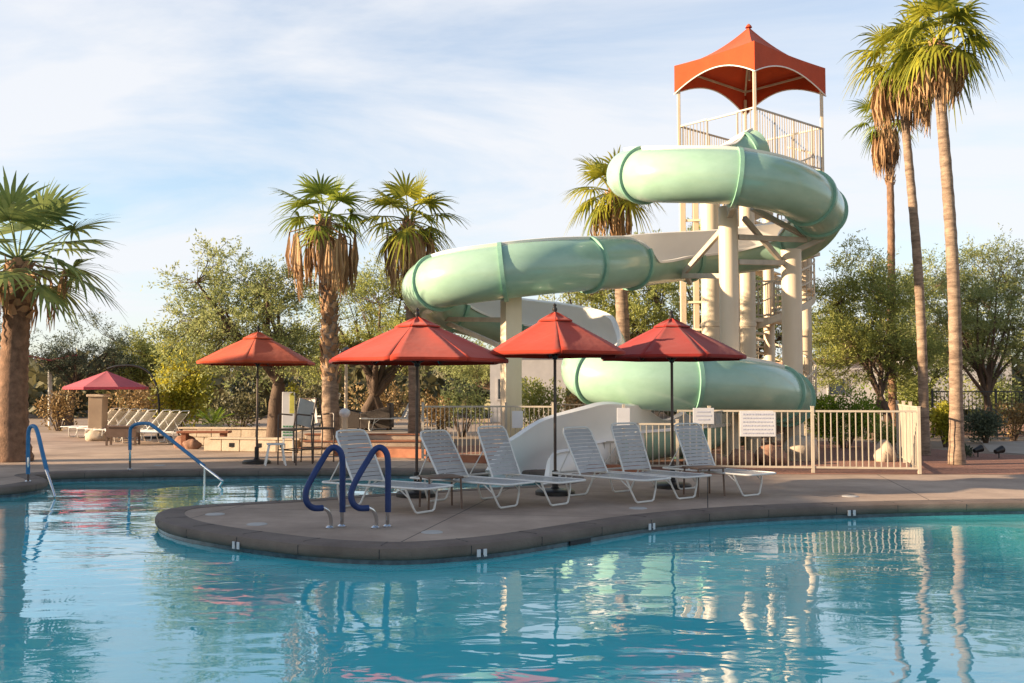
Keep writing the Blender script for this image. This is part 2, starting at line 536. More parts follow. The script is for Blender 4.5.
sd = bpy.data.lights.new('sun', 'SUN')
sd.energy = 5.0
sd.angle = R(0.55)
sd.color = (1.0, 0.77, 0.52)
so = bpy.data.objects.new('sun', sd)
COL.objects.link(so)
to_sun = Vector((math.sin(SUN_AZ) * math.cos(SUN_EL), math.cos(SUN_AZ) * math.cos(SUN_EL), math.sin(SUN_EL)))
so.rotation_euler = (-to_sun).to_track_quat('-Z', 'Y').to_euler()
so.location = (-40, -10, 30)
scene.view_settings.view_transform = 'Standard'
scene.view_settings.look = 'None'
scene.view_settings.gamma = 1.0
scene.view_settings.exposure = 1.52

# ------------------------------------------------------------------ pool, deck, ground
WZ = -0.17
edge_px = [(-260, 500), (-120, 494), (0, 487), (30, 484), (46, 480.5), (42, 477), (34, 474.5), (60, 472.5), (130, 471), (200, 470), (300, 469.5), (400, 469.5),
           (470, 470), (530, 471), (556, 473.5), (566, 478), (556, 483), (520, 486), (470, 488.5), (430, 491), (370, 494.5), (300, 499.5), (240, 502.5), (195, 505.5),
           (168, 509), (158, 513.5), (161, 519), (178, 525), (210, 531), (260, 538), (310, 543.5), (360, 546.5), (410, 547), (460, 544), (510, 539), (560, 531.5), (610, 523.5),
           (660, 516.5), (720, 511), (780, 507.5), (850, 505), (930, 503), (1024, 501.5), (1150, 500), (1350, 500)]
ctrl = [G(x, y) for x, y in edge_px]
ring_pts = smooth_path(ctrl, 5)
lead = ring_pts[:]
near = [Vector((16.5, 6.0, 0)), Vector((15.0, 1.9, 0)), Vector((8, 1.5, 0)), Vector((0, 1.4, 0)), Vector((-8, 1.5, 0)), Vector((-11.5, 3.0, 0)), Vector((-12.0, 8.0, 0))]
pool = lead + near

def flat_fill(name, loops, z, material, off=None):
    bm = bmesh.new()
    edges = []
    for lp in loops:
        vs = [bm.verts.new((p.x, p.y, z)) for p in lp]
        for i in range(len(vs)):
            edges.append(bm.edges.new((vs[i], vs[(i + 1) % len(vs)])))
    bmesh.ops.triangle_fill(bm, edges=edges, use_beauty=True, use_dissolve=False)
    for f in bm.faces:
        if f.normal.z < 0:
            f.normal_flip()
    me = bpy.data.meshes.new(name)
    bm.to_mesh(me)
    bm.free()
    me.materials.append(M[material])
    o = bpy.data.objects.new(name, me)
    COL.objects.link(o)
    return o

def offset_loop(lp, d):
    out = []
    n = len(lp)
    area = sum(lp[i].x * lp[(i + 1) % n].y - lp[(i + 1) % n].x * lp[i].y for i in range(n))
    sg = -1 if area > 0 else 1
    for i in range(n):
        t = (lp[(i + 1) % n] - lp[i - 1])
        t.z = 0
        t.normalize()
        out.append(Vector((lp[i].x - t.y * d * sg, lp[i].y + t.x * d * sg, 0)))
    return out

big = [Vector((-400, -120, 0)), Vector((400, -120, 0)), Vector((400, 700, 0)), Vector((-400, 700, 0))]
deckloop = [Vector((-26, -6, 0)), Vector((30, -6, 0)), Vector((30, 19.2, 0)), Vector((14, 19.0, 0)), Vector((10.2, 18.5, 0)), Vector((9.0, 18.05, 0)), Vector((1.6, 18.15, 0)),
            Vector((0.7, 19.9, 0)), Vector((-2.3, 22.0, 0)), Vector((-4.4, 23.6, 0)), Vector((-9, 27, 0)), Vector((-12, 34, 0)), Vector((-26, 40, 0))]
tag(flat_fill('ground', [big, deckloop], -0.012, 'dirt'), kind='structure')
tag(flat_fill('pool_deck', [deckloop, offset_loop(pool, 0.30)], 0.0, 'deck'), kind='structure')

# coping: rounded stone edge swept round the pool
prof = [(0.31, -0.05), (0.31, 0.006), (0.10, 0.008), (0.02, 0.003), (-0.015, -0.012), (-0.03, -0.04), (-0.03, -0.085), (-0.015, -0.115), (0.0, -0.125), (0.03, -0.125)]
cp = MB()
loops = []
for (o_, z_) in prof:
    lp = offset_loop(pool, o_)
    loops.append([Vector((p.x, p.y, z_)) for p in lp])
n_ = len(pool)
vs = [p for lp in loops for p in lp]
fs = []
for i in range(len(prof) - 1):
    for k in range(n_):
        a, b = i * n_ + k, i * n_ + (k + 1) % n_
        fs.append((a, b, b + n_, a + n_))
cp.add(vs, fs)
tag(cp.build('pool_coping', 'coping'), kind='structure')
jn = MB()
acc = 0.0
for i in range(1, len(lead) - 1):
    acc += (lead[i] - lead[i - 1]).length
    if acc > 0.85:
        acc = 0.0
        t = (lead[i + 1] - lead[i - 1]).normalized()
        nrm = Vector((t.y, -t.x, 0))
        c = lead[i]
        jn.bar(c - nrm * 0.30 + Vector((0, 0, 0.0075)), c - nrm * 0.05 + Vector((0, 0, 0.0075)), 0.007, 0.003)
        jn.box(c + nrm * 0.0295 + Vector((0, 0, -0.065)), (0.007, 0.004, 0.09), math.atan2(t.y, t.x))
tag(jn.build('coping_joints', 'grate', smooth=False), kind='structure')
for nm, z0, z1, mt, dd in (('waterline_tiles', -0.12, -0.32, 'tile', 0.012), ('pool_wall', -0.32, -1.31, 'plaster', 0.016)):
    wl = MB()
    lp = offset_loop(pool, dd)
    wl.add([Vector((p.x, p.y, z0)) for p in lp] + [Vector((p.x, p.y, z1)) for p in lp],
           [(k, (k + 1) % n_, n_ + (k + 1) % n_, n_ + k) for k in range(n_)])
    tag(wl.build(nm, mt), kind='structure')
tag(flat_fill('pool_floor', [offset_loop(pool, 0.03)], -1.30, 'plaster'), kind='structure')
tag(flat_fill('pool_water', [offset_loop(pool, 0.008)], WZ, 'water'), kind='structure')

# beds and paths laid over the ground
def patch(name, pts, z, m):
    o = flat_fill(name, [[Vector((p[0], p[1], 0)) for p in pts]], z, m)
    return tag(o, kind='structure')
patch('gravel_bed', [(0.9, 19.4), (1.65, 18.25), (9.2, 18.2), (10.3, 18.7), (13.6, 19.4), (13, 22.5), (11.2, 24.5), (10.5, 30), (3, 31), (-2.2, 27), (-2.4, 22.6), (0.6, 20.1)], -0.006, 'gravel')
patch('garden_path', [(11.8, 24.8), (14.4, 20.2), (40, 21.5), (40, 29), (20, 31), (14, 30)], -0.003, 'path')

# deck lids
lids = [(215, 514.5), (257, 524.5), (160, 465.5), (432, 532.5), (638, 508.5), (850, 496.5)]
lid_lb = ['white round skimmer lid nearest the tip of the peninsula', 'white round skimmer lid set in deck left of navy handrails', 'white round skimmer lid on far deck by sloping blue rail',
          'white round skimmer lid at deck edge right of navy handrails', 'white round skimmer lid at deck edge in front of loungers', 'white round skimmer lid on sunlit deck near fence corner']
for (x, y), lb in zip(lids, lid_lb):
    p = G(x, y)
    mb = MB().lathe([(0.0, 0.010), (0.10, 0.010), (0.112, 0.006), (0.117, 0.0)][::-1], n=28)
    o = mb.build('pool_skimmer', 'lid')
    o.location = (p.x, p.y, 0.001)
    tag(o, lb, 'lid', 'white skimmer lids in the deck')

# depth marker tiles on the coping edge
def edge_at(px):
    best = min(range(len(lead)), key=lambda i: abs((lead[i].x / lead[i].y * F + CX) - px) + (0 if lead[i].y < 16.5 else 1e3))
    return best
for px, dig, lb in ((241, '11', 'white depth tile on peninsula edge left of navy handrails'), (482, '3', 'white depth tile on curved edge right of navy handrails'),
                    (646, '4', 'white depth tile on pool edge in front of loungers'), (851, '4', 'white depth tile on pool edge near fence corner')):
    i = edge_at(px)
    p = lead[i]
    t = (lead[i + 1] - lead[i - 1]).normalized()
    ang = math.atan2(t.y, t.x)
    nrm = Vector((t.y, -t.x, 0))
    root = thing('depth_marker', lb, 'depth marker', (p.x + nrm.x * 0.038, p.y + nrm.y * 0.038, -0.10), ang, 'white depth tiles on the pool edge')
    for sx in (-0.036, 0.036):
        MB().box((sx, 0, 0), (0.042, 0.012, 0.075)).build('tile', 'sign', root, smooth=False, bevel=0.004)
    MB().box((0.0, -0.001, 0.02), (0.026, 0.010, 0.04)).build('numeral', 'dark_print', root, smooth=False)
    MB().box((0.010, -0.001, -0.028), (0.018, 0.010, 0.022)).build('numeral', 'dark_print', root, smooth=False)
# dark skimmer mouths
for px, lb in ((174, 'dark skimmer opening below the tip of the peninsula'), (583, 'dark skimmer opening below curved edge in front of loungers')):
    i = edge_at(px)
    p = lead[i]
    t = (lead[i + 1] - lead[i - 1]).normalized()
    nrm = Vector((t.y, -t.x, 0))
    root = thing('skimmer_mouth', lb, 'skimmer', (p.x - nrm.x * 0.005, p.y - nrm.y * 0.005, -0.145), math.atan2(t.y, t.x), 'skimmer openings in the pool wall')
    MB().box((0, 0, 0), (0.36, 0.03, 0.075)).build('flap', 'grate', root, smooth=False)
    f = MB()
    for zc in (0.043, -0.043):
        f.box((0, -0.01, zc), (0.40, 0.03, 0.014))
    f.build('frame', 'tile', root, smooth=False)

# ------------------------------------------------------------------ water slide
SL = [  # px, py, distance, left wall, right wall (degrees above level)
    (757, 152, 26.4, 78, 78), (724, 162, 26.1, 35, 40), (668, 170, 25.3, 5, 45), (632, 174.5, 23.8, 8, 75), (657, 175.5, 22.2, 5, 75), (735, 177.5, 21.6, 5, 75),
    (795, 191, 22.2, 5, 75), (819, 213, 23.7, 5, 75), (794, 239, 25.2, 3, 55), (735, 251, 25.6, -5, 22), (672, 258, 24.9, -5, 15), (640, 262, 24.0, -5, 15),
    (616, 263.5, 23.35, 72, 10), (555, 266.5, 22.2, 74, 10), (503, 272, 21.9, 74, 5), (448, 280, 22.3, 74, 5), (427, 290, 23.7, 74, 5), (448, 306, 25.2, 55, 3),
    (500, 319, 25.7, 30, -5), (562, 330, 25.3, 25, -5), (597, 343, 24.2, 35, 5), (600, 358, 23.0, 40, 30), (588, 370, 22.2, 12, 72), (606, 377.5, 21.5, 5, 75),
    (655, 382, 21.1, 5, 75), (720, 385, 21.3, 5, 75), (768, 391, 22.2, 5, 75), (787, 401, 23.6, 3, 70), (764, 413, 24.9, 3, 60), (722, 422, 24.3, 3, 45),
    (692, 427, 22.2, 3, 12), (652, 430, 20.5, 3, 20), (610, 439, 19.9, 8, 30), (566, 460, 19.0, 28, 15), (538, 475, 18.4, 42, 10), (516, 487, 17.9, 2, 0)]
EXT = {8: (0, 0.15), 9: (0, 0.42), 10: (0, 0.52), 11: (0, 0.50), 12: (0, 0.30), 17: (0.1, 0), 18: (0.35, 0), 19: (0.42, 0), 20: (0.35, 0), 31: (0, 0.30), 32: (0, 0.42), 33: (0, 0.62), 34: (0, 0.55), 35: (0, 0.25)}
def slide_path():
    pos = [at(q[0], q[1], q[2]) for q in SL]
    dense = smooth_path(pos, 14)
    par = []
    full = [(q[3], q[4]) + EXT.get(i, (0, 0)) for i, q in enumerate(SL)]
    for i in range(len(SL) - 1):
        for k in range(14):
            t = k / 14
            t = t * t * (3 - 2 * t)
            par.append(tuple(full[i][j] * (1 - t) + full[i + 1][j] * t for j in range(4)))
    par.append(full[-1])
    return dense, par
path, wall = slide_path()
RAD = 0.6
frames = []
for i, p in enumerate(path):
    t = (path[min(i + 1, len(path) - 1)] - path[max(i - 1, 0)]).normalized()
    left = Vector((-t.y, t.x, 0)).normalized()
    up = t.cross(left).normalized()
    frames.append((p, t, left, up))
NS = 32
def section(i, r, ds=0.0):
    p, t, left, up = frames[i]
    aL, aR, eL, eR = wall[i]
    th0, th1 = R(aR), -math.pi - R(aL)
    out = []
    n = NS - 2
    for k in range(n + 1):
        th = th0 + (th1 - th0) * k / n
        out.append(p + t * ds + (left * -math.cos(th) + up * math.sin(th)) * r)
    out.insert(0, out[0] + (left * math.sin(th0) + up * math.cos(th0)) * (eR + 0.002))
    out.append(out[-1] - (left * math.sin(th1) + up * math.cos(th1)) * (eL + 0.002))
    return out
def loft(rows):
    mb = MB()
    n = len(rows[0])
    vs = [q for r_ in rows for q in r_]
    fs = [(i * n + k, i * n + k + 1, (i + 1) * n + k + 1, (i + 1) * n + k) for i in range(len(rows) - 1) for k in range(n - 1)]
    return mb.add(vs, fs)
slide_loc = Vector((gx(690, 23), 23, 0))
slide = thing('water_slide', 'tall mint green water slide winding down in open flume coils to a white chute', 'water slide', slide_loc)
idx = range(len(path))
CUT = 31 * 14 + 8
loft([section(i, RAD) for i in idx if i <= CUT]).build('flume', 'flume_out', slide, angle=80, off=slide_loc)
loft([section(i, RAD) for i in idx if i >= CUT]).build('exit_chute', 'flume_in', slide, angle=80, off=slide_loc)
loft([section(i, RAD - 0.05) for i in idx]).build('flume_lining', 'flume_in', slide, angle=80, off=slide_loc)
for side in (0, NS):
    lip = MB()
    rows = []
    for i in idx:
        a = section(i, RAD - 0.055)[side]
        b = section(i, RAD + 0.055)[side]
        p, t, left, up = frames[i]
        c = section(i, RAD)[side]
        nrm = (b - a).normalized()
        tang = t.cross(nrm).normalized()
        if (side == 0 and tang.dot(up) < 0) or (side == NS and tang.dot(up) < 0):
            tang = -tang
        rows.append([a - tang * 0.02, a + tang * 0.03, b + tang * 0.03, b - tang * 0.025, a - tang * 0.02])
    lip.add([q for r_ in rows for q in r_], [(i * 5 + k, i * 5 + k + 1, (i + 1) * 5 + k + 1, (i + 1) * 5 + k) for i in range(len(rows) - 1) for k in range(4)])
    lip.build('rim', 'flume_in' if side else 'flume_in', slide, angle=30, off=slide_loc)
# seam flanges: match them by where the seam shows
seams = []
acc, last = 0.0, -10
marks = [(645, 5), (735, 70), (815, 84), (843, 98), (800, 118), (722, 130), (676, 143), (630, 158), (585, 174), (503, 196), (425, 212), (440, 235), (520, 254), (620, 280),
         (600, 320), (690, 345), (780, 365), (806, 380), (760, 395), (700, 415), (640, 440)]
L = [0.0]
for i in range(1, len(path)):
    L.append(L[-1] + (path[i] - path[i - 1]).length)
def px_of(p):
    return p.x / p.y * F + CX
wanted = [645, 735, 815, None, None, 718, None, 631, 585, 503, 425]
seam_idx = [6]
# windows of path indices (14 per control point) searched for the seam's column in the picture
for lo, hi, px in ((42, 66, 646), (62, 76, 735), (76, 92, 812), (92, 104, 829), (112, 122, 790), (126, 140, 690), (150, 166, 632), (168, 184, 586), (186, 204, 503), (206, 220, 437),
                   (228, 242, 455), (250, 262, 525), (268, 282, 590), (308, 324, 598), (334, 352, 690), (356, 372, 776), (374, 388, 786), (396, 408, 735), (420, 434, 678), (446, 458, 600)):
    seam_idx.append(min(range(lo, hi), key=lambda i: abs(px_of(path[i]) - px)))
for i in seam_idx:
    mb = loft([section(i, RAD - 0.002, -0.045), section(i, RAD + 0.065, -0.045), section(i, RAD + 0.065, 0.045), section(i, RAD - 0.002, 0.045)])
    mb.build('flange', 'flange', slide, angle=30, off=slide_loc)
# columns
def slide_column(x, y, r, top, square=False):
    mb = MB()
    if square:
        mb.box((x, y, top / 2), (r * 1.8, r * 1.8, top), 0.35)
    else:
        mb.lathe([(r * 1.35, -0.02), (r * 1.35, 0.05), (r, 0.07), (r, top - 0.06), (r * 1.02, top - 0.06), (r * 1.02, top), (r * 0.6, top + 0.02)], (x, y, 0), 28)
    o = mb.build('column', 'cream', slide, off=slide_loc)
    return Vector((x, y, top))
cA = slide_column(gx(730, 22.9), 22.9, 0.22, gz(207, 22.9))
cB = slide_column(gx(793, 24.0), 24.0, 0.24, gz(250, 24.0))
cC = slide_column(gx(511, 22.6), 22.6, 0.21, gz(294, 22.6), True)
cD = slide_column(gx(752, 23.6), 23.6, 0.20, gz(408, 23.6))
cE = slide_column(gx(700, 21.6), 21.6, 0.17, gz(413, 21.6))
def bracket(segs, w=0.1):
    for a, b in segs:
        MB().bar(a, b, w * 0.8, w).build('bracket', 'bracket', slide, smooth=False, bevel=0.008, off=slide_loc)
bracket([(cA - Vector((0, 0, 0.25)), at(735, 202, 21.9)), (cA - Vector((0.0, 0, 0.05)), at(736, 205, 21.6))], 0.16)
bracket([(at(738, 237, 22.9), at(806, 240, 23.9)), (at(738, 262, 22.9), at(788, 263, 24.0)), (at(744, 218, 22.9), at(782, 262, 24.0)), (at(752, 208, 22.8), at(808, 238, 24.0))], 0.12)
bracket([(at(722, 230, 22.9), at(684, 273, 24.2)), (at(721, 276, 22.9), at(683, 276, 24.2)), (at(684, 272, 24.2), at(690, 283, 24.9))], 0.12)
bracket([(at(793, 252, 24.0), at(824, 238, 23.8)), (at(793, 255, 24.0), at(790, 248, 25.2))], 0.12)
bracket([(cC - Vector((0, 0, 0.1)), at(503, 299, 21.9)), (at(509, 320, 22.6), at(440, 319, 24.8)), (at(509, 350, 22.6), at(445, 322, 24.9)), (at(513, 338, 22.7), at(540, 338, 25.4))], 0.11)
bracket([(cD, at(764, 420, 24.9)), (cE - Vector((0, 0, 0.1)), at(690, 412, 21.2))], 0.1)

# ------------------------------------------------------------------ slide tower
TC = Vector((gx(753, 28.9), 28.9, 0))
tw = thing('slide_tower', 'cream slide tower of columns, stairs and railings under a peaked red canopy', 'tower', TC)
HD = 2.12
corners = [Vector((-0.37, -HD, 0)), Vector((HD + 0.05, 0.1, 0)), Vector((0.37, HD, 0)), Vector((-HD, -0.1, 0))]   # near, right, far, left
PZ = 7.9
EAVE = gz(80, 28.0)
for c in corners:
    MB().bar(c * 0.985 + Vector((0, 0, PZ - 0.3)), c * 0.985 + Vector((0, 0, EAVE + 0.3)), 0.085).build('post', 'cream', tw, smooth=False, bevel=0.01)
for x, d, r in ((712, 27.9, 0.27), (748, 27.9, 0.24), (806, 30.2, 0.2)):
    c = Vector((gx(x, d), d, 0)) - TC
    MB().lathe([(r * 1.2, 0), (r * 1.2, 0.06), (r, 0.08), (r, 3.28), (r * 1.07, 3.30), (r * 1.07, 3.40), (r, 3.42), (r, 5.5), (r * 1.07, 5.52), (r * 1.07, 5.62), (r, 5.64), (r, PZ - 0.14)], c, 28).build('column', 'cream', tw)
pl = MB()
vs = [c * 1.0 + Vector((0, 0, z)) for z in (PZ - 0.14, PZ) for c in corners]
pl.add(vs, [(3, 2, 1, 0), (4, 5, 6, 7)] + [(i, (i + 1) % 4, 4 + (i + 1) % 4, 4 + i) for i in range(4)])
pl.build('platform', 'cream', tw, smooth=False)
def railing(a, b, h=1.3, step=0.115, parent=tw, m='fence', name='railing', r=0.010, thick=0.045):
    mb = MB()
    a, b = Vector(a), Vector(b)
    z = Vector((0, 0, 1))
    mb.bar(a + z * h, b + z * h, thick)
    mb.bar(a + z * 0.09, b + z * 0.09, thick * 0.8)
    n = max(2, int((b - a).length / step))
    for i in range(n + 1):
        p = a.lerp(b, i / n)
        big_ = i % 8 == 0 or i == n
        mb.bar(p + z * (0.0 if big_ else 0.09), p + z * h, thick if big_ else r * 2)
    return mb.build(name, m, parent, smooth=False)
def inset(p, k=0.97):
    return Vector((p.x * k, p.y * k, PZ))
cn, crt, cf, cl = [inset(c) for c in corners]
railing(cn, crt)
railing(crt, cf)
railing(cf, cl)
railing(cl, cl.lerp(cn, 0.38))
railing(cl.lerp(cn, 0.78), cn)
MB().bar(cl.lerp(cn, 0.38) + Vector((0, 0, 1.28)), cl.lerp(cn, 0.78) + Vector((0, 0, 1.28)), 0.045).build('top_rail', 'fence', tw, smooth=False)
# white headboard over the slide mouth
# floor beams under the platform
for p_, q_ in ((corners[0], corners[2]), (corners[1], corners[3])):
    MB().bar(p_ * 0.97 + Vector((0, 0, PZ - 0.26)), q_ * 0.97 + Vector((0, 0, PZ - 0.26 - (0.0 if p_ is corners[0] else 0.002))), 0.16, 0.22).build('floor_beam', 'cream', tw, smooth=False)
# spiral stair round its own newel post, with landings and baluster rails
SC = Vector((gx(770, 29.3), 29.3, 0)) - TC
SR, TURN, NST = 1.28, 2.55, 42
MB().lathe([(0.16, 0), (0.16, PZ)], SC, 20).build('newel_post', 'cream', tw)
def sp_at(k, r, dz=0.0):
    a = R(-150) + 2 * math.pi * TURN * k / NST
    return SC + Vector((math.cos(a) * r, math.sin(a) * r, PZ * k / NST + dz))
for k in range(NST):
    mb = MB()
    p0, p1, q0, q1 = sp_at(k, 0.14), sp_at(k + 1.06, 0.14), sp_at(k, SR), sp_at(k + 1.06, SR)
    z = PZ * (k + 1) / NST
    top = [Vector((p.x, p.y, z)) for p in (p0, q0, q1, p1)]
    mb.add(top + [p - Vector((0, 0, 0.05)) for p in top], [(0, 1, 2, 3), (7, 6, 5, 4), (0, 4, 5, 1), (1, 5, 6, 2), (2, 6, 7, 3), (3, 7, 4, 0)])
    mb.build('tread', 'cream', tw, smooth=False)
for r_, dz, nm, th in ((SR + 0.02, -0.02, 'stringer', 0.2), (SR + 0.02, 1.05, 'handrail', 0.05), (SR + 0.02, 0.6, 'mid_rail', 0.03)):
    mb = MB()
    pts = [sp_at(k * 0.5, r_, dz) for k in range(NST * 2 + 1)]
    rows = []
    for p in pts:
        d_ = (p - SC); d_.z = 0; d_.normalize()
        rows.append([p - d_ * 0.02 - Vector((0, 0, th / 2)), p + d_ * 0.02 - Vector((0, 0, th / 2)), p + d_ * 0.02 + Vector((0, 0, th / 2)), p - d_ * 0.02 + Vector((0, 0, th / 2)), p - d_ * 0.02 - Vector((0, 0, th / 2))])
    mb.add([q for r2 in rows for q in r2], [(i * 5 + k, i * 5 + k + 1, (i + 1) * 5 + k + 1, (i + 1) * 5 + k) for i in range(len(rows) - 1) for k in range(4)])
    mb.build(nm, 'cream', tw, smooth=False)
mb = MB()
for k in range(NST * 2):
    p = sp_at(k * 0.5, SR + 0.02)
    mb.bar(p, p + Vector((0, 0, 1.05)), 0.022)
mb.build('baluster_rail', 'fence', tw, smooth=False)
# square side frame with rungs left of the round columns
for x_ in (684, 697):
    c = Vector((gx(x_, 28.4), 28.4, 0)) - TC
    MB().bar(c, c + Vector((0, 0, PZ - 0.15)), 0.16).build('frame_post', 'cream', tw, smooth=False, bevel=0.01)
for k in range(9):
    z = 0.9 + 0.78 * k
    MB().bar(Vector((gx(684, 28.4), 28.4, z)) - TC, Vector((gx(712, 28.2), 28.2, z)) - TC, 0.06).build('frame_rung', 'cream', tw, smooth=False)
for pz_, x0_, x1_, dd in ((3.55, 742, 792, 28.0), (5.5, 780, 818, 28.4)):
    a_, b_ = Vector((gx(x0_, dd), dd, pz_)) - TC, Vector((gx(x1_, dd + 0.3), dd + 0.3, pz_)) - TC
    MB().bar(a_ + Vector((0, 0.4, -0.06)), b_ + Vector((0, 0.4, -0.06)), 0.9, 0.1).build('landing', 'cream', tw, smooth=False)
    railing(a_, b_, 1.05, 0.12)
# canopy: four corner tent with arched valance and concave sweep to the peak
cz_top, cz_val = gz(67, 28.9), 0.84
APEX = gz(27, 28.9)
cc = [c * 1.045 for c in corners]
cano = MB()
nu, nv = 16, 14
for i in range(4):
    a, b = cc[i], cc[(i + 1) % 4]
    grid = []
    for v in range(nv + 1):
        t = v / nv
        hgt = cz_top + (APEX - cz_top) * (t ** 1.9 * 0.75 + t * 0.25)
        row = []
        for u in range(nu + 1):
            s_ = u / nu
            e = a.lerp(b, s_)
            p = e * (1 - t) * (1 - 0.05 * 4 * s_ * (1 - s_) * (1 - t))
            row.append(Vector((p.x, p.y, hgt - 0.10 * 4 * s_ * (1 - s_) * (1 - t) * t * 2)))
        grid.append(row)
    n = nu + 1
    cano.add([q for r_ in grid for q in r_], [(v * n + u, v * n + u + 1, (v + 1) * n + u + 1, (v + 1) * n + u) for v in range(nv) for u in range(nu)])
    # valance
    rows = []
    top = grid[0]
    for k in range(4):
        row = []
        for u in range(nu + 1):
            s_ = u / nu
            drop = cz_val * (1 - 0.55 * (1 - (2 * s_ - 1) ** 2))
            q = top[u].copy()
            q.z -= drop * k / 3
            row.append(q)
        rows.append(row)
    cano.add([q for r_ in rows for q in r_], [(v * n + u, (v + 1) * n + u, (v + 1) * n + u + 1, v * n + u + 1) for v in range(3) for u in range(nu)])
cano.build('canopy', 'orange', tw, angle=30)
for i in range(4):
    a, b = cc[i], cc[(i + 1) % 4]
    arc = []
    for u in range(nu + 1):
        s_ = u / nu
        q = a.lerp(b, s_) * (1 - 0.05 * 4 * s_ * (1 - s_)) * 1.004
        q.z = cz_top - cz_val * (1 - 0.55 * (1 - (2 * s_ - 1) ** 2))
        arc.append(q)
    MB().tube(arc, 0.018, 6).build('valance_trim', 'flume_in', tw)
tr = MB()
for i in range(4):
    a, b = cc[i], cc[(i + 1) % 4]
    z0 = cz_top - 0.12
    tr.bar(a * 0.86 + Vector((0, 0, z0 - 0.05)), b * 0.86 + Vector((0, 0, z0 - 0.05)), 0.05)
    tr.bar(a * 0.93 + Vector((0, 0, z0 - 0.1)), Vector((0, 0, APEX - 0.55)), 0.05)
tr.bar((0, 0, cz_top - 0.4), (0, 0, APEX - 0.1), 0.06)
tr.build('canopy_frame', 'bracket', tw, smooth=False)
MB().lathe([(0.10, APEX - 0.02), (0.07, APEX + 0.04), (0.02, APEX + 0.09)], n=16).build('peak_cap', 'orange', tw)

# ------------------------------------------------------------------ umbrellas
def umbrella(px, d, rad, zr, za, sides, rot, label, cloth='red', pole='bronze', seed=0, tilt=0.0):
    x = gx(px, d)
    root = thing('patio_umbrella', label, 'umbrella', (x, d, 0), 0, 'red patio umbrellas by the pool')
    if tilt:
        root.rotation_euler = (0, tilt, 0)
    pole_o = MB().tube([(0, 0, 0.05), (0, 0, za + 0.02)], 0.022, 14).build('pole', pole, root)
    MB().lathe([(0.29, 0.0), (0.29, 0.05), (0.26, 0.075), (0.07, 0.09), (0.045, 0.12), (0.045, 0.34), (0.03, 0.35)], n=28).build('base', 'black', root)
    MB().lathe([(0.015, za - 0.02), (0.035, za + 0.02), (0.035, za + 0.05), (0.018, za + 0.07), (0.028, za + 0.10), (0.0, za + 0.13)], n=14).build('finial', 'black', root)
    rng = random.Random(seed)
    def tier(r0, r1, z0, z1, name, val):
        mb = MB()
        nt_, ns_ = 10, 8
        for k in range(sides):
            a0 = rot + 2 * math.pi * k / sides
            a1 = rot + 2 * math.pi * (k + 1) / sides
            rows = []
            for i in range(nt_ + 1):
                t = i / nt_
                rr = r0 + (r1 - r0) * t
                zc = z0 + (z1 - z0) * (t + 0.02 * math.sin(math.pi * t))
                e0 = Vector((math.cos(a0) * rr, math.sin(a0) * rr, 0))
                e1 = Vector((math.cos(a1) * rr, math.sin(a1) * rr, 0))
                row = []
                for j in range(ns_ + 1):
                    s_ = j / ns_
                    q = e0.lerp(e1, s_)
                    sag = 4 * s_ * (1 - s_)
                    q *= 1 - 0.02 * sag * (1 - 0.4 * t)
                    q.z = zc - 0.022 * sag * math.sin(math.pi * min(1, 1 - t + 0.15)) + 0.006 * noise.noise(q * 3 + Vector((seed, 0, 0)))
                    row.append(q)
                rows.append(row)
            if val:
                last = rows[0]
                rows.insert(0, [Vector((q.x * 1.004, q.y * 1.004, q.z - val * 0.55)) for q in last])
                rows.insert(0, [Vector((q.x * 0.997, q.y * 0.997, q.z - val)) for q in last])
            n = ns_ + 1
            mb.add([q for r_ in rows for q in r_], [(v * n + u, v * n + u + 1, (v + 1) * n + u + 1, (v + 1) * n + u) for v in range(len(rows) - 1) for u in range(ns_)])
        o = mb.build(name, cloth, root, angle=9)
        sl_ = o.modifiers.new('cloth', 'SOLIDIFY')
        sl_.thickness = 0.004
        return o
    split = 0.22
    zs = zr + (za - zr) * (1 - split)
    tier(rad, rad * (split - 0.04), zr, zs + 0.01, 'canopy', 0.055)
    tier(rad * (split + 0.035), 0.02, zs - 0.005, za, 'vent', 0.022)
    for k in range(sides):
        a = rot + 2 * math.pi * k / sides
        dv = Vector((math.cos(a), math.sin(a), 0))
        rb = MB()
        rb.bar(dv * (rad - 0.03) + Vector((0, 0, zr - 0.02)), dv * 0.04 + Vector((0, 0, za - 0.09)), 0.016, 0.022)
        rb.bar(dv * rad * 0.5 + Vector((0, 0, zr + (za - zr) * 0.5 - 0.03)), dv * 0.03 + Vector((0, 0, zr - 0.05)), 0.012, 0.018)
        rb.build('rib', pole, root, smooth=False)
    MB().lathe([(0.03, zr - 0.10), (0.045, zr - 0.08), (0.045, zr - 0.03), (0.03, zr - 0.01)], n=14).build('hub', 'black', root)
    return root
umbrella(257.5, 20.8, 1.27, 2.10, 2.74, 6, R(-86), 'orange red umbrella on the far deck beside white notice board', 'orange', seed=1)
umbrella(417, 14.35, 1.33, 1.95, 2.57, 8, R(-100), 'wide brick red umbrella behind the navy handrails', 'red', seed=2)
umbrella(555, 14.6, 1.10, 2.06, 2.66, 6, R(-88), 'red umbrella with black base between loungers beside white chute', 'red', seed=3)
umbrella(672, 15.6, 1.18, 2.04, 2.64, 8, R(-74), 'dark red umbrella standing before the fence with signs', 'darkred', seed=4)

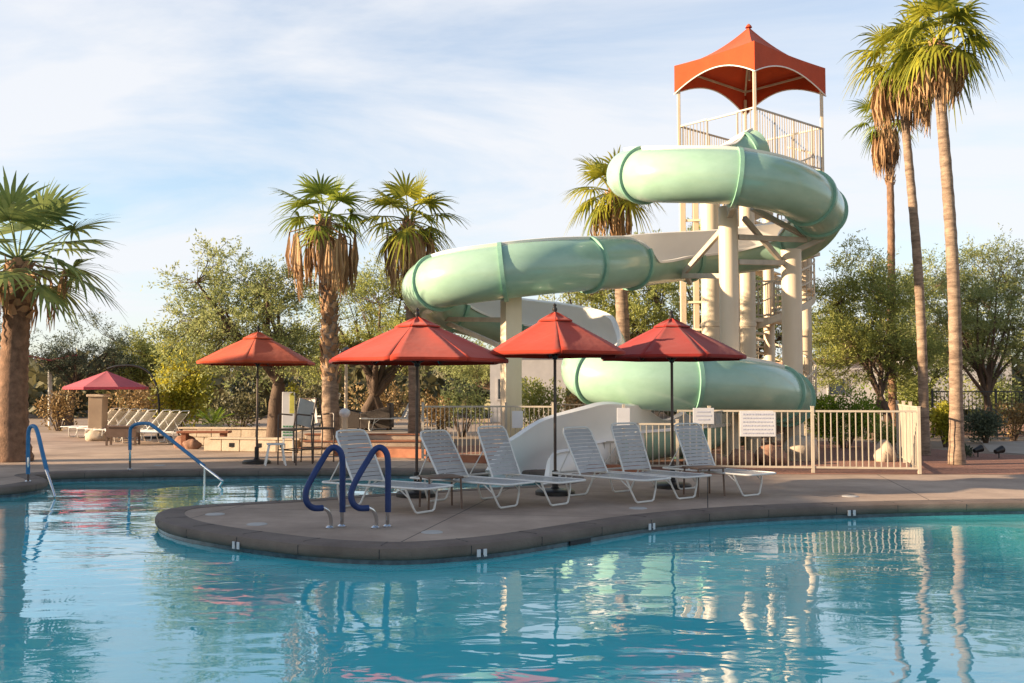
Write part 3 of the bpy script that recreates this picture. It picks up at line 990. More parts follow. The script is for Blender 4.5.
# ------------------------------------------------------------------ loungers on the peninsula
def straps(p0, p1, wdt, strap='strap', step=0.060, sw=0.052):
    mb = MB()
    p0, p1 = Vector(p0), Vector(p1)
    L_ = (p1 - p0).length
    t = (p1 - p0).normalized()
    nrm = Vector((0, 1, 0)).cross(t)
    n = int(L_ / step)
    for i in range(n):
        c = p0 + t * (step * (i + 0.5))
        rows = []
        for k in range(7):
            y = -wdt / 2 + wdt * k / 6
            sag = -0.012 * (1 - (2 * k / 6 - 1) ** 2)
            rows.append([c - t * sw / 2 + Vector((0, y, 0)) + nrm * sag * -1, c + t * sw / 2 + Vector((0, y, 0)) + nrm * sag * -1])
        mb.add([q for r_ in rows for q in r_], [(2 * k, 2 * k + 1, 2 * k + 3, 2 * k + 2) for k in range(6)])
    return mb
def make_lounger(name, label, group, back_deg=62, strap='strap'):
    root = thing(name, label, 'sun lounger', (0, 0, 0), 0, group)
    W, H, BL = 0.66, 0.34, 0.78
    hinge = Vector((0, 0, H))
    foot = Vector((1.22, 0, H))
    bt = hinge + Vector((-math.cos(R(back_deg)) * BL, 0, math.sin(R(back_deg)) * BL))
    fr = MB()
    hw = W / 2
    # base frame with rounded foot and head ends
    def loop(x0, x1, z, r=0.10):
        pts = []
        for cx, cy, a0 in ((x1 - r, hw - r, 0), (x0 + r, hw - r, 90), (x0 + r, -hw + r, 180), (x1 - r, -hw + r, 270)):
            for k in range(5):
                a = R(a0 + 90 * k / 4)
                pts.append((cx + r * math.cos(a), cy + r * math.sin(a), z))
        pts.append(pts[0])
        return pts
    fr.tube(loop(-0.62, 1.24, H), 0.0145, 8, cap=False)
    fr.build('frame', 'white', root)
    bf = MB()
    t = (bt - hinge).normalized()
    pts = [hinge + Vector((0, -hw + 0.02, 0)), hinge + t * (BL - 0.08) + Vector((0, -hw + 0.02, 0)), hinge + t * (BL - 0.015) + Vector((0, -hw + 0.06, 0)), bt + Vector((0, -hw + 0.13, 0)),
           bt + Vector((0, hw - 0.13, 0)), hinge + t * (BL - 0.015) + Vector((0, hw - 0.06, 0)), hinge + t * (BL - 0.08) + Vector((0, hw - 0.02, 0)), hinge + Vector((0, hw - 0.02, 0))]
    bf.tube(pts, 0.0145, 8)
    for sy in (-1, 1):
        bf.tube([hinge + t * 0.45 + Vector((0, sy * (hw - 0.05), 0)), (-0.48, sy * (hw - 0.05), H + 0.01)], 0.009, 6)
    bf.build('back_frame', 'white', root)
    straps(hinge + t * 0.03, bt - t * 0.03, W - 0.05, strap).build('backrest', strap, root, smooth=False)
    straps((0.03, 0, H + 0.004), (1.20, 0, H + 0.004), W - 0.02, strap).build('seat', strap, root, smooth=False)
    for x, lean in ((-0.28, -0.06), (0.92, 0.06)):
        lg = MB()
        lg.tube([(x, -hw, H), (x + lean * 0.6, -hw + 0.05, H * 0.55), (x + lean, -hw + 0.13, 0.035), (x + lean, -hw + 0.17, 0.015), (x + lean, hw - 0.17, 0.015),
                 (x + lean, hw - 0.13, 0.035), (x + lean * 0.6, hw - 0.05, H * 0.55), (x, hw, H)], 0.0145, 8)
        lg.tube([(x + lean * 0.5, -hw + 0.04, H * 0.62), (x - lean * 2.2, -hw + 0.02, H - 0.01)], 0.009, 6)
        lg.tube([(x + lean * 0.5, hw - 0.04, H * 0.62), (x - lean * 2.2, hw - 0.02, H - 0.01)], 0.009, 6)
        lg.build('leg', 'white', root)
    return root
LOUNGERS = []
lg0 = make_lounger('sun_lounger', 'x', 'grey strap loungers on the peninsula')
LS = [(370, 12.9, -34, 'grey strap lounger directly behind the navy handrails'),
      (455, 13.5, -38, 'grey strap lounger with a low brown table in front of its back'),
      (507, 13.8, -41, 'grey strap lounger left of the black umbrella base'),
      (594, 14.2, -47, 'grey strap lounger right of the black umbrella base'),
      (637, 14.7, -50, 'grey strap lounger just left of the dark red umbrella pole'),
      (702, 15.1, -53, 'grey strap lounger farthest right, under the sign fence')]
for i, (px, d, a, lb) in enumerate(LS):
    o = lg0 if i == 0 else copy_tree(lg0)
    LOUNGERS.append(o)
    o.location = (gx(px, d), d, 0)
    o.rotation_euler = (0, 0, R(a))
    o.scale = (0.93, 0.93, 0.96)
    o['label'] = lb
for k_, dl in ((1, -5), (2, 3), (3, -2), (4, 6), (5, 2)):
    for ch in bpy.data.objects:
        if ch.parent is LOUNGERS[k_] and ch.name.split('.')[0] in ('backrest', 'back_frame'):
            ch.rotation_euler = (0, R(dl), 0)
            hz = Vector((0, 0, 0.34))
            ch.location = hz - Matrix.Rotation(R(dl), 3, 'Y') @ hz
# low tables
def low_table(px, d, label, s_=0.42, h=0.40, rz=0.4):
    root = thing('side_table', label, 'side table', (gx(px, d), d, 0), rz, 'low brown tables between loungers')
    MB().box((0, 0, h), (s_ * 1.15, s_, 0.025)).build('table_top', 'brown', root, smooth=False, bevel=0.008)
    for sx in (-1, 1):
        for sy in (-1, 1):
            MB().tube([(sx * s_ * 0.5, sy * s_ * 0.42, h - 0.01), (sx * s_ * 0.53, sy * s_ * 0.45, 0)], 0.014, 8).build('leg', 'brown', root)
low_table(441, 12.95, 'low brown table beside second lounger back, left of chute')
low_table(703, 14.5, 'low brown table in front of the rightmost lounger')

# ------------------------------------------------------------------ hand rails
def rail(name, label, steel, cover, m, r=0.021, rc=0.034):
    o_ = Vector(steel[0][0])
    root = thing(name, label, 'handrail', (o_.x, o_.y, 0))
    L_ = Vector((o_.x, o_.y, 0))
    for s_ in steel:
        MB().tube(smooth_path(s_, 6), r, 12).build('tube', 'chrome', root, off=L_)
    c = MB()
    c.tube(smooth_path(cover, 7), rc, 14)
    c.build('padding', m, root, off=L_)
    for s_ in steel:
        for e in (s_[0], s_[-1]):
            if abs(e[2]) < 0.05:
                MB().lathe([(0.05, 0), (0.05, 0.012), (0.03, 0.03), (0.024, 0.032)], (e[0], e[1], 0.002), 18).build('escutcheon', 'chrome', root, off=L_)
def fig4(x0, label):
    D = 11.05
    def q(dx, y, d=D):
        v = at(x0 + dx, y, d)
        return (v.x, v.y, v.z)
    b1, b2 = G(x0 + 14, 527), G(x0 + 2, 528.5)
    steel = [[(b1.x, b1.y, 0), q(14, 505), q(14, 475)], [(b2.x, b2.y, 0), q(3, 520, 11.0), q(0, 511, 10.95), q(-6, 507.5, 10.9)]]
    cover = [q(14.5, 512), q(14.5, 485), q(14.5, 462), q(12.5, 452), q(7, 447.5), q(1, 450), q(-5, 459, 11.0), q(-14, 474, 10.9), q(-20.5, 487, 10.85), q(-22.5, 496, 10.8), q(-20, 504, 10.8), q(-14, 508, 10.85), q(-5, 508, 10.9)]
    rail('pool_handrail', label, steel, cover, 'blue')
fig4(328, 'navy padded pool handrail, the left one of the pair')
fig4(373.5, 'navy padded pool handrail, the right one of the pair')
def T(px, py, d):
    v = at(px, py, d)
    return (v.x, v.y, v.z)
g = G(28, 482)
rail('pool_handrail', 'light blue padded handrail beside the thick palm trunk',
     [[(g.x, g.y, 0), T(28, 470, 16.4), T(28, 450, 16.4)], [T(46, 470, 15.9), T(50, 481, 15.8), T(55, 497, 15.7)]],
     [T(28, 474, 16.4), T(28, 450, 16.4), T(28.5, 432, 16.4), T(31, 426.5, 16.4), T(35, 427, 16.3), T(38, 434, 16.2), T(43, 455, 16.0), T(47.5, 473, 15.9)], 'blue2', 0.022, 0.033)
g = G(130, 470)
rail('pool_handrail', 'light blue padded handrail sloping into the far channel',
     [[(g.x, g.y, 0), T(130, 455, 19.0), T(130, 440, 19.0)], [T(200, 463, 18.0), T(205, 467.5, 17.9), T(220, 479, 17.6), T(222, 482, 17.6), T(217, 489, 17.6)], [T(204.5, 467, 17.9), T(204.5, 478, 17.9), T(204.5, 492, 17.9)]],
     [T(130, 450, 19.0), T(130, 436, 19.0), T(131, 428, 19.0), T(137, 424, 18.9), T(147, 423.5, 18.8), T(153, 426, 18.7), T(175, 443, 18.4), T(204, 466, 17.95)], 'blue2', 0.022, 0.032)

# ------------------------------------------------------------------ fences
def fence(name, label, pts, h=1.15, post_step=1.5, step=0.105, m='fence', group=None, tops=None):
    pts = [Vector(p) for p in pts]
    root = thing(name, label, 'fence', pts[0], 0, group)
    L0 = pts[0]
    first = True
    for s_ in range(len(pts) - 1):
        a, b = pts[s_], pts[s_ + 1]
        hh = tops[s_] if tops else h
        nb = max(1, round((b - a).length / post_step))
        for i in range(nb + 1):
            if i == 0 and not first:
                continue
            p = a.lerp(b, i / nb)
            pm = MB().box(p + Vector((0, 0, hh / 2 + 0.03)), (0.055, 0.055, hh + 0.06), math.atan2((b - a).y, (b - a).x))
            pm.box(p + Vector((0, 0, hh + 0.065)), (0.066, 0.066, 0.016), math.atan2((b - a).y, (b - a).x))
            pm.build('post', m, root, smooth=False, off=L0)
        first = False
        for i in range(nb):
            p, q = a.lerp(b, i / nb), a.lerp(b, (i + 1) / nb)
            mb = MB()
            z = Vector((0, 0, 1))
            mb.bar(p + z * (hh - 0.02), q + z * (hh - 0.02), 0.032, 0.036)
            mb.bar(p + z * 0.10, q + z * 0.10, 0.032, 0.036)
            n = max(2, int((q - p).length / step))
            for k in range(1, n):
                c = p.lerp(q, k / n)
                mb.bar(c + z * 0.10, c + z * (hh - 0.02), 0.017)
            mb.build('picket_panel', m, root, smooth=False, off=L0)
    return root
def g2(px, d):
    return Vector((gx(px, d), d, 0))
fence('picket_fence', 'cream metal picket fence with signs enclosing the slide base', [g2(592, 18.9), g2(634, 18.9), g2(677, 18.8), g2(709, 18.75), g2(918, 18.2), g2(897, 22.4)], tops=[0.56, 0.90, 1.15, 1.15, 1.22])
fence('picket_fence', 'sunlit cream picket fence left of the white chute', [g2(423, 21.9), g2(506, 21.9), g2(553, 21.7)], h=1.18, post_step=1.8, step=0.095)
fence('picket_fence', 'low distant cream picket fence behind the white chute', [g2(552, 27.5), g2(650, 27.2), g2(690, 27.4)], h=1.15, step=0.12)
# signs on the fence
def sign(px0, px1, py0, py1, d, label, rows=0, cols=(0.8,), m='print', rz=0.0, seed=0):
    c = at((px0 + px1) / 2, (py0 + py1) / 2, d)
    wd, hg = (px1 - px0) / F * d, (py1 - py0) / F * d
    root = thing('fence_sign', label, 'sign', c, rz, 'white signs hung on the slide fence')
    MB().box((0, 0, 0), (wd, 0.012, hg)).build('panel', 'sign', root, smooth=False, bevel=0.004)
    if rows:
        rng = random.Random(seed)
        mb = MB()
        if rows == 3:
            for r_, l_ in enumerate((0.62, 0.74, 0.55)):
                MB().box((0, -0.0085, hg * (0.26 - 0.24 * r_)), (wd * l_, 0.003, hg * 0.07)).build('text_line', m, root, smooth=False)
            return
        for r_ in range(rows):
            z = hg * (0.5 - (r_ + 0.9) / (rows + 0.8))
            x = -wd * 0.42
            hh = hg * 0.32 / (rows + 0.8) * (1.35 if r_ == 0 else 1.0)
            while x < wd * 0.38:
                l_ = min(rng.uniform(0.02, 0.06), wd * 0.42 - x)
                if l_ > 0.012:
                    mb.box((x + l_ / 2, -0.0085, z), (l_, 0.003, hh))
                x += l_ + 0.014
        mb.build('lettering', m, root, smooth=False)
sign(740, 775.5, 411, 436.5, 18.58, 'large white rules sign with grey lines on the fence', 6, seed=3, rz=-0.04)
sign(693, 714, 408, 424, 18.66, 'small white sign with faint lines left of large rules sign', 3, seed=5)
sign(617, 630, 408, 428, 18.84, 'blank white upright sign beside the white chute', 0)
sign(512, 523, 411, 428, 21.7, 'blank white upright sign on the sunlit fence left of the chute', 0)
# post carrying the signs near the chute
MBp = MB().bar(g2(623.5, 18.92), g2(623.5, 18.92) + Vector((0, 0, 1.25)), 0.05)
o = MBp.build('sign_post', 'fence', None, smooth=False, off=g2(623.5, 18.92))
tag(o, 'cream post holding the blank sign beside the chute', 'post')

# ------------------------------------------------------------------ palms
def palm(px, base_d, top, trunk_r, head_r, label, leaf='palm_a', n_fronds=26, skirt_n=26, skirt_len=1.0, lean=None, seed=0, boots_from=0.55, bark='palmbark', droop=0.5, skirt_r=0.42, up=78, low=-38, pet=0.42):
    rng = random.Random(seed)
    base = Vector((gx(px, base_d), base_d, 0))
    topv = Vector(top) - base
    root = thing('palm_tree', label, 'palm tree', base, 0, 'fan palms around the pool')
    # trunk
    pts, rs = [], []
    n = 46
    for i in range(n + 1):
        t = i / n
        p = Vector((topv.x * (t ** 1.15), topv.y * t, topv.z * t))
        p.x += 0.04 * math.sin(t * 5 + seed) * topv.z / 6
        pts.append(p)
        fl = 1.0 + 0.35 * math.exp(-t * topv.z * 2.2)
        rs.append(trunk_r * (fl - 0.22 * t) * (1 + 0.05 * ((i % 2) - 0.5) * 2 * (0.6 + 0.4 * rng.random())))
    MB().tube(pts, rs, 18).build('trunk', bark, root, angle=60)
    # leaf boots on upper trunk
    bt = MB()
    nb = int(topv.z * (1 - boots_from) * 40)
    for i in range(nb):
        t = boots_from + (1.0 - boots_from) * i / nb
        a = i * 2.399
        j = min(n - 1, int(t * n))
        c = pts[j].lerp(pts[j + 1], t * n - j)
        r_ = rs[j]
        dv = Vector((math.cos(a), math.sin(a), 0))
        sdv = Vector((-dv.y, dv.x, 0))
        w_, h_ = trunk_r * rng.uniform(0.3, 0.5), rng.uniform(0.10, 0.22)
        o_ = rng.uniform(0.03, 0.09)
        q = c + dv * r_ * 0.86
        e = c + dv * (r_ + o_) + Vector((0, 0, h_)) + sdv * rng.uniform(-0.04, 0.04)
        bt.add([q - sdv * w_ , q + sdv * w_, e + sdv * w_ * 0.45, e - sdv * w_ * 0.45, q + dv * 0.05 + Vector((0, 0, -0.03))],
               [(0, 1, 2, 3), (4, 0, 3), (4, 3, 2), (4, 2, 1)])
    bt.build('leaf_boots', 'boot', root, smooth=False)
    crown = MB()
    dead = MB()
    def frond(org, az, el, lp, ll, mb, nseg=19, spread=115, dr=0.5, wid=0.026, fold=0.12):
        d = Vector((math.cos(az) * math.cos(el), math.sin(az) * math.cos(el), math.sin(el)))
        # petiole bends down a little
        tip = org + d * lp + Vector((0, 0, -0.10 * lp * math.cos(el)))
        pd = (tip - org)
        sdv = Vector((-math.sin(az), math.cos(az), 0))
        mb.tube([org, org + pd * 0.55 + Vector((0, 0, 0.03)), tip], [0.024, 0.016, 0.012], 4, cap=False)
        nrm = sdv.cross(d).normalized()
        if nrm.z < 0:
            nrm = -nrm
        tw_ = rng.uniform(-0.35, 0.35)
        sdv = (sdv * math.cos(tw_) + nrm * math.sin(tw_)).normalized()
        fd = (d + Vector((0, 0, -0.22 * math.cos(el)))).normalized()
        for k in range(nseg):
            u = (k / (nseg - 1)) * 2 - 1
            a = R(spread) * u
            L_ = ll * (1 - 0.28 * abs(u) ** 1.8) * rng.uniform(0.88, 1.08)
            sd_ = (fd * math.cos(a) + sdv * math.sin(a)).normalized()
            sd_ += nrm * fold * abs(u)
            wv = sd_.cross(nrm).normalized()
            p = tip.copy()
            rows = []
            dd_ = dr * rng.uniform(0.7, 1.4)
            for s_ in range(5):
                t = s_ / 4
                q = p + sd_ * L_ * t + Vector((0, 0, -dd_ * L_ * t ** 2.6 * 0.75))
                w_ = wid * (0.35 + 1.0 * min(1, t * 2.4)) * (1 - max(0, t - 0.35) / 0.65 * 0.93)
                rows += [q - wv * w_, q + wv * w_]
            mb.add(rows, [(2 * s_, 2 * s_ + 1, 2 * s_ + 3, 2 * s_ + 2) for s_ in range(4)])
    for i in range(n_fronds):
        t = (i + 0.5) / n_fronds
        az = i * 2.39996 + rng.uniform(-0.2, 0.2)
        el = R(up) + (R(low) - R(up)) * (t ** 0.9) + rng.uniform(-0.1, 0.1)
        sc = head_r * (0.82 + 0.18 * math.sin(math.pi * min(1, t * 1.2))) * rng.uniform(0.9, 1.1)
        org = topv + Vector((math.cos(az) * 0.06, math.sin(az) * 0.06, 0.12 * (1 - t)))
        frond(org, az, el, sc * pet, sc * (1 - pet), crown, dr=droop * (0.5 + 1.0 * t), spread=rng.uniform(95, 125), wid=0.022 * head_r / 1.5 + 0.006)
    crown.build('crown', leaf, root, smooth=False)
    for i in range(skirt_n):
        az = i * 2.39996 + rng.uniform(-0.3, 0.3)
        t = i / max(1, skirt_n)
        el = R(-48) - t * R(34) + rng.uniform(-0.1, 0.1)
        org = topv + Vector((math.cos(az) * trunk_r * 0.7, math.sin(az) * trunk_r * 0.7, -0.05 - 0.30 * t * skirt_len))
        d = Vector((math.cos(az), math.sin(az), 0))
        ex = skirt_r * rng.uniform(0.6, 1.15)
        L_ = skirt_len * rng.uniform(0.6, 1.15)
        knee = org + d * ex + Vector((0, 0, -0.16 * L_))
        dead.tube([org, knee], [0.02, 0.014], 4, cap=False)
        sdv = Vector((-d.y, d.x, 0))
        for k in range(11):
            u = (k / 10) * 2 - 1
            w_ = 0.018 + 0.012 * rng.random()
            e0 = knee + sdv * u * 0.05
            e1 = knee + sdv * u * 0.13 * rng.uniform(0.7, 1.3) + d * rng.uniform(-0.06, 0.1) + Vector((0, 0, -L_ * 0.5))
            e2 = knee + sdv * u * 0.11 * rng.uniform(0.5, 1.4) + d * rng.uniform(-0.12, 0.06) + Vector((0, 0, -L_ * rng.uniform(0.75, 1.0)))
            wv = (sdv * math.cos(k) + d * math.sin(k)) * w_
            dead.add([e0 - wv * 0.5, e0 + wv * 0.5, e1 + wv, e1 - wv, e2 + wv * 0.2, e2 - wv * 0.2], [(0, 1, 2, 3), (3, 2, 4, 5)])
    if skirt_n:
        dead.build('dead_fronds', 'skirt', root, smooth=False)
    return root
palm(14, 21.5, at(18, 262, 21.5), 0.32, 2.6, 'thick trunked fan palm with dark fronds beside light blue rail', 'palm_b', 27, 8, 1.1, seed=3, boots_from=0.72, bark='palmbark_dark', droop=0.35, skirt_r=0.7, pet=0.5, low=-30)
palm(333, 24.5, at(324, 220, 24.5), 0.21, 1.55, 'fan palm with shaggy brown skirt behind the left umbrellas', 'palm_a', 16, 26, 1.45, seed=11, boots_from=0.30, droop=0.5, skirt_r=0.60, low=-25)
palm(414, 25.0, at(409, 222, 25.0), 0.15, 1.62, 'fan palm with yellowing fronds rising behind the left slide bend', 'palm_y', 18, 22, 1.3, seed=19, boots_from=0.6, droop=0.6, skirt_r=0.45)
palm(630, 30.0, at(612, 193, 30.0), 0.22, 1.85, 'fan palm standing between the tower and left slide bend', 'palm_y', 21, 14, 1.2, seed=23, boots_from=0.6, droop=0.6)
palm(895, 33.0, at(886, 122, 33.0), 0.14, 1.45, 'slim short fan palm of the right group, farthest back', 'palm_a', 15, 22, 1.4, seed=29, boots_from=0.8, droop=0.5, skirt_r=0.25, bark='palmbark_dark')
palm(924, 23.6, at(903, 62, 23.6), 0.118, 1.5, 'tall fan palm with long pale skirt, left of the tallest', 'palm_y', 25, 40, 1.25, seed=31, boots_from=0.9, droop=0.8, skirt_r=0.50)
palm(957, 20.6, at(939, 44, 20.6), 0.135, 1.5, 'tallest fan palm with brown boots growing in red gravel', 'palm_y', 26, 24, 1.0, seed=37, boots_from=0.88, droop=0.8, skirt_r=0.36, low=-32)

# ------------------------------------------------------------------ broadleaf trees and shrubs
def leaf_quad(mb, c, d, nrm, l_, w_):
    s_ = d.cross(nrm).normalized() * w_
    mb.add([c - s_ * 0.4, c + d * l_ * 0.5 + s_, c + d * l_, c + d * l_ * 0.5 - s_], [(0, 1, 2, 3)])
def rnd_dir(rng):
    while True:
        v = Vector((rng.uniform(-1, 1), rng.uniform(-1, 1), rng.uniform(-1, 1)))
        if 0.05 < v.length < 1:
            return v.normalized()
def tree(px, d, crown_px, ztop_py, zbot_py, label, leaf, seed, tips=400, per=60, trunk_h=1.3, trunk_r=0.16, leaf_l=0.105, depth=None, group='desert trees behind the pool', lobes=10, name='mesquite_tree', gap=-0.06, stems=1, trunk_bark='bark'):
    rng = random.Random(seed)
    base = Vector((gx(px, d), d, 0))
    root = thing(name, label, 'tree', base, 0, group)
    x0, x1 = gx(crown_px[0], d) - base.x, gx(crown_px[1], d) - base.x
    z1, z0 = gz(ztop_py, d), gz(zbot_py, d)
    cx_, rx = (x0 + x1) / 2, (x1 - x0) / 2
    cz_ = z0 + (z1 - z0) * 0.38
    rzu, rzd = z1 - cz_, cz_ - z0
    ry = depth or rx * 0.8
    so_ = Vector((seed * 7.3, seed * 3.1, seed * 1.7))
    def inside():
        while True:
            v = rnd_dir(rng) * (rng.random() ** 0.36)
            if v.z < 0:                                        # skirts hang almost straight down
                h_ = max(0.35, math.sqrt(max(0.0, 1 - v.z * v.z)))
                v = Vector((v.x / h_ * 0.96, v.y / h_ * 0.96, v.z))
            p = Vector((v.x * rx, v.y * ry, v.z * (rzu if v.z > 0 else rzd)))
            k = noise.noise(p * (1.7 / rx) + so_)            # uneven outline
            if min(1.0, v.length) > 0.82 + 0.55 * k:
                continue
            if noise.noise(p * (4.2 / rx) + so_ * 2) < gap:    # gaps between the sprays
                continue
            return Vector((cx_ + p.x, p.y, cz_ + p.z))
    wood, fol = MB(), MB()
    fork = Vector((0.05 * trunk_h, 0, trunk_h))
    for s_ in range(stems):
        off = Vector(((s_ - (stems - 1) / 2) * 0.5, rng.uniform(-0.2, 0.2), 0))
        wood.tube([off + Vector((0, 0, -0.1)), off * 0.8 + fork * 0.35 + Vector((rng.uniform(-.06, .06), 0, 0)), off * 0.5 + fork * 0.7 + Vector((rng.uniform(-.08, .08), 0, 0)), fork], [trunk_r * 1.35, trunk_r * 1.05, trunk_r * 0.9, trunk_r * 0.8], 10)
    LB = []
    for i in range(lobes):
        az = i * 2.4 + rng.uniform(-.3, .3)
        rr = rng.uniform(0.25, 0.58)
        c = Vector((cx_ + math.cos(az) * rx * rr, math.sin(az) * ry * rr, cz_ + rng.uniform(-0.3, 0.45) * rzu))
        mid = fork.lerp(c, 0.5) + Vector((rng.uniform(-.25, .25), rng.uniform(-.25, .25), rng.uniform(-.1, .3)))
        q = fork.lerp(mid, 0.5) + Vector((rng.uniform(-.12, .12), 0, 0.12))
        wood.tube([fork, q, mid, c], [trunk_r * 0.6, trunk_r * 0.45, trunk_r * 0.32, trunk_r * 0.14], 7)
        LB += [c, mid, mid.lerp(c, 0.5)]
    for j in range(tips):
        e = inside()
        c = min(LB, key=lambda q: (q - e).length + rng.uniform(0, 0.5))
        m_ = c.lerp(e, 0.55) + rnd_dir(rng) * 0.15
        wood.tube([c, m_, e], [trunk_r * 0.055, trunk_r * 0.04, 0.006], 3, cap=False)
        out = (e - Vector((cx_, 0, z0))).normalized()
        for tw_ in range(4):
            td = (out * 0.9 + rnd_dir(rng) * 0.9).normalized()
            td.z *= 0.75
            td.normalize()
            L_ = rng.uniform(0.30, 0.75) * (rx / 2.6) ** 0.5
            a = m_.lerp(e, rng.uniform(0.4, 1.05))
            n_ = per // 4
            for q in range(n_):
                t = (q + rng.random()) / n_
                p = a + td * L_ * t + Vector((0, 0, -0.28 * L_ * t * t)) + rnd_dir(rng) * 0.06
                leaf_quad(fol, p, (td * 0.7 + rnd_dir(rng) * 0.8).normalized(), rnd_dir(rng), leaf_l * rng.uniform(0.6, 1.3), leaf_l * rng.uniform(0.11, 0.20))
    wood.build('trunk', trunk_bark, root, angle=70)
    fol.build('crown', leaf, root, smooth=False)
    return root
tree(276, 26.0, (150, 326), 222, 400, 'airy mesquite tree rising behind the leftmost orange umbrella', 'leaf_mesq', 41, tips=470, per=64, trunk_h=1.7, trunk_r=0.20)
tree(372, 31.0, (290, 470), 246, 386, 'dense olive tree with dark forked limbs behind wicker chairs', 'leaf_olive', 43, tips=480, per=64, trunk_h=1.3, trunk_r=0.2, stems=2)
tree(70, 43.0, (20, 152), 312, 392, 'dark spreading tree behind the thick trunked palm', 'leaf_dark', 47, tips=330, per=60, trunk_h=1.4, gap=-0.1)
tree(-30, 42.0, (-90, 42), 296, 398, 'dark leafy tree at left edge behind thick palm trunk', 'leaf_dark', 48, tips=300, per=60, trunk_h=1.3)
tree(590, 37.0, (525, 700), 222, 375, 'wispy olive tree behind the middle of the slide', 'leaf_olive', 53, tips=430, per=64, trunk_h=1.6, trunk_r=0.2, leaf_l=0.14, gap=-0.1)
tree(725, 39.0, (645, 820), 205, 378, 'green tree behind the slide tower stairs', 'leaf_mesq', 57, tips=430, per=64, trunk_h=1.6, trunk_r=0.2, leaf_l=0.14)
tree(878, 31.5, (794, 940), 234, 396, 'olive tree with leaning brown trunk behind slim palm', 'leaf_olive', 59, tips=560, per=64, trunk_h=1.3, trunk_r=0.13, stems=2)
tree(985, 33.5, (885, 1075), 208, 398, 'big spreading tree behind the two tallest palms', 'leaf_mesq', 61, tips=680, per=64, trunk_h=1.3, trunk_r=0.13, lobes=14)
tree(925, 41.0, (800, 1040), 246, 396, 'green tree filling the gap behind the tall palms', 'leaf_olive', 62, tips=520, per=64, trunk_h=1.4, leaf_l=0.14, gap=-0.12)
tree(1085, 37.0, (1005, 1160), 240, 388, 'tree at the right edge behind the iron fence', 'leaf_olive', 67, tips=330, per=60, trunk_h=1.7)
tree(160, 44.0, (105, 222), 322, 392, 'pale small tree behind the yellow green shrub', 'leaf_olive', 71, tips=300, per=56, trunk_h=1.2, leaf_l=0.15)
tree(500, 52.0, (430, 570), 325, 395, 'distant grey green tree behind the square slide column', 'leaf_mesq', 73, tips=300, per=56, trunk_h=1.2, leaf_l=0.16)

def shrub(px, d, w_px, top_py, label, leaf, seed, n=1500, leaf_l=0.10, base_z=0.0, name='shrub', ground_py=None, depth=0.8, group='shrubs around the pool garden', spiky=False):
    rng = random.Random(seed)
    base = Vector((gx(px, d), d, base_z))
    root = thing(name, label, 'shrub', base, 0, group)
    wd = w_px / F * d / 2
    h = gz(top_py, d) - base_z
    fol, st = MB(), MB()
    lobes = [(Vector((rng.uniform(-0.6, 0.6) * wd, rng.uniform(-0.5, 0.5) * wd * depth, rng.uniform(0.4, 0.72) * h)), rng.uniform(0.35, 0.6)) for _ in range(8)]
    for c, k in lobes:
        st.tube([(c.x * 0.15, c.y * 0.15, -0.03), (c.x * 0.5, c.y * 0.5, c.z * 0.5), c], [0.03, 0.02, 0.01], 5, cap=False)
    for i in range(n):
        c, k = lobes[i % 8]
        v = rnd_dir(rng) * (rng.random() ** 0.4)
        p = c + Vector((v.x * wd * k, v.y * wd * depth * k, v.z * h * k * 0.75))
        if p.z < 0.02:
            p.z = rng.uniform(0.02, 0.2) * h
        dv = (v + rnd_dir(rng) * 0.9 + Vector((0, 0, 0.3))).normalized()
        leaf_quad(fol, p, dv, rnd_dir(rng), leaf_l * rng.uniform(0.7, 1.4), leaf_l * (0.12 if spiky else 0.28))
    st.build('stem', 'bark', root)
    fol.build('foliage', leaf, root, smooth=False)
    return root
shrub(182, 33, 74, 348, 'tall yellow green shrub behind the white lounger row', 'leaf_yellow', 81, 5000, 0.13)
shrub(845, 26.5, 74, 386, 'bright green rounded shrub behind the right fence', 'leaf_bright', 83, 7000, 0.08)
shrub(985, 29.0, 46, 411, 'dark clipped shrub beside the garden path', 'leaf_dark', 85, 4000, 0.07)
shrub(945, 27, 34, 402, 'yellowish desert shrub between the two tallest palms', 'leaf_yellow', 87, 1800, 0.10)
shrub(925, 36, 90, 374, 'olive bush in front of the white building by slim palm', 'leaf_olive', 103, 4000, 0.11)
shrub(1000, 38, 60, 376, 'green bush below the big spreading tree at right', 'leaf_mesq', 104, 3000, 0.11)
shrub(1012, 30.5, 40, 402, 'dry bush on the red bank at the right edge', 'leaf_dry', 89, 900, 0.10)
shrub(605, 29, 92, 384, 'sunlit dry tan bush behind the white chute', 'leaf_dry', 91, 5000, 0.11)
shrub(462, 33, 60, 378, 'green bush seen between palm trunk and square column', 'leaf_mesq', 93, 1500, 0.10)
shrub(545, 34, 70, 376, 'green shrub behind the square column and white chute', 'leaf_olive', 102, 3500, 0.10)
shrub(437, 30, 40, 392, 'reddish dry bush behind the sunlit fence', 'leaf_dry', 94, 900, 0.10)
shrub(240, 31, 60, 385, 'grey brown scrub bush behind the low stone wall', 'scrub', 95, 1500, 0.10)
shrub(305, 33, 60, 378, 'dry olive bush behind the white notice board', 'scrub', 96, 1500, 0.11)
shrub(130, 37, 60, 380, 'brown scrub bush behind the pink umbrella', 'leaf_dry', 97, 1300, 0.11)
shrub(60, 38, 50, 386, 'tan scrub bush left of the pink umbrella', 'leaf_dry', 98, 1300, 0.11)
shrub(380, 36, 70, 384, 'tan and green bush behind the wicker chairs', 'leaf_dry', 99, 1400, 0.11)
shrub(960, 23.0, 24, 446, 'low dark ground shrub in red gravel beside tallest palm', 'leaf_dark', 100, 500, 0.07)
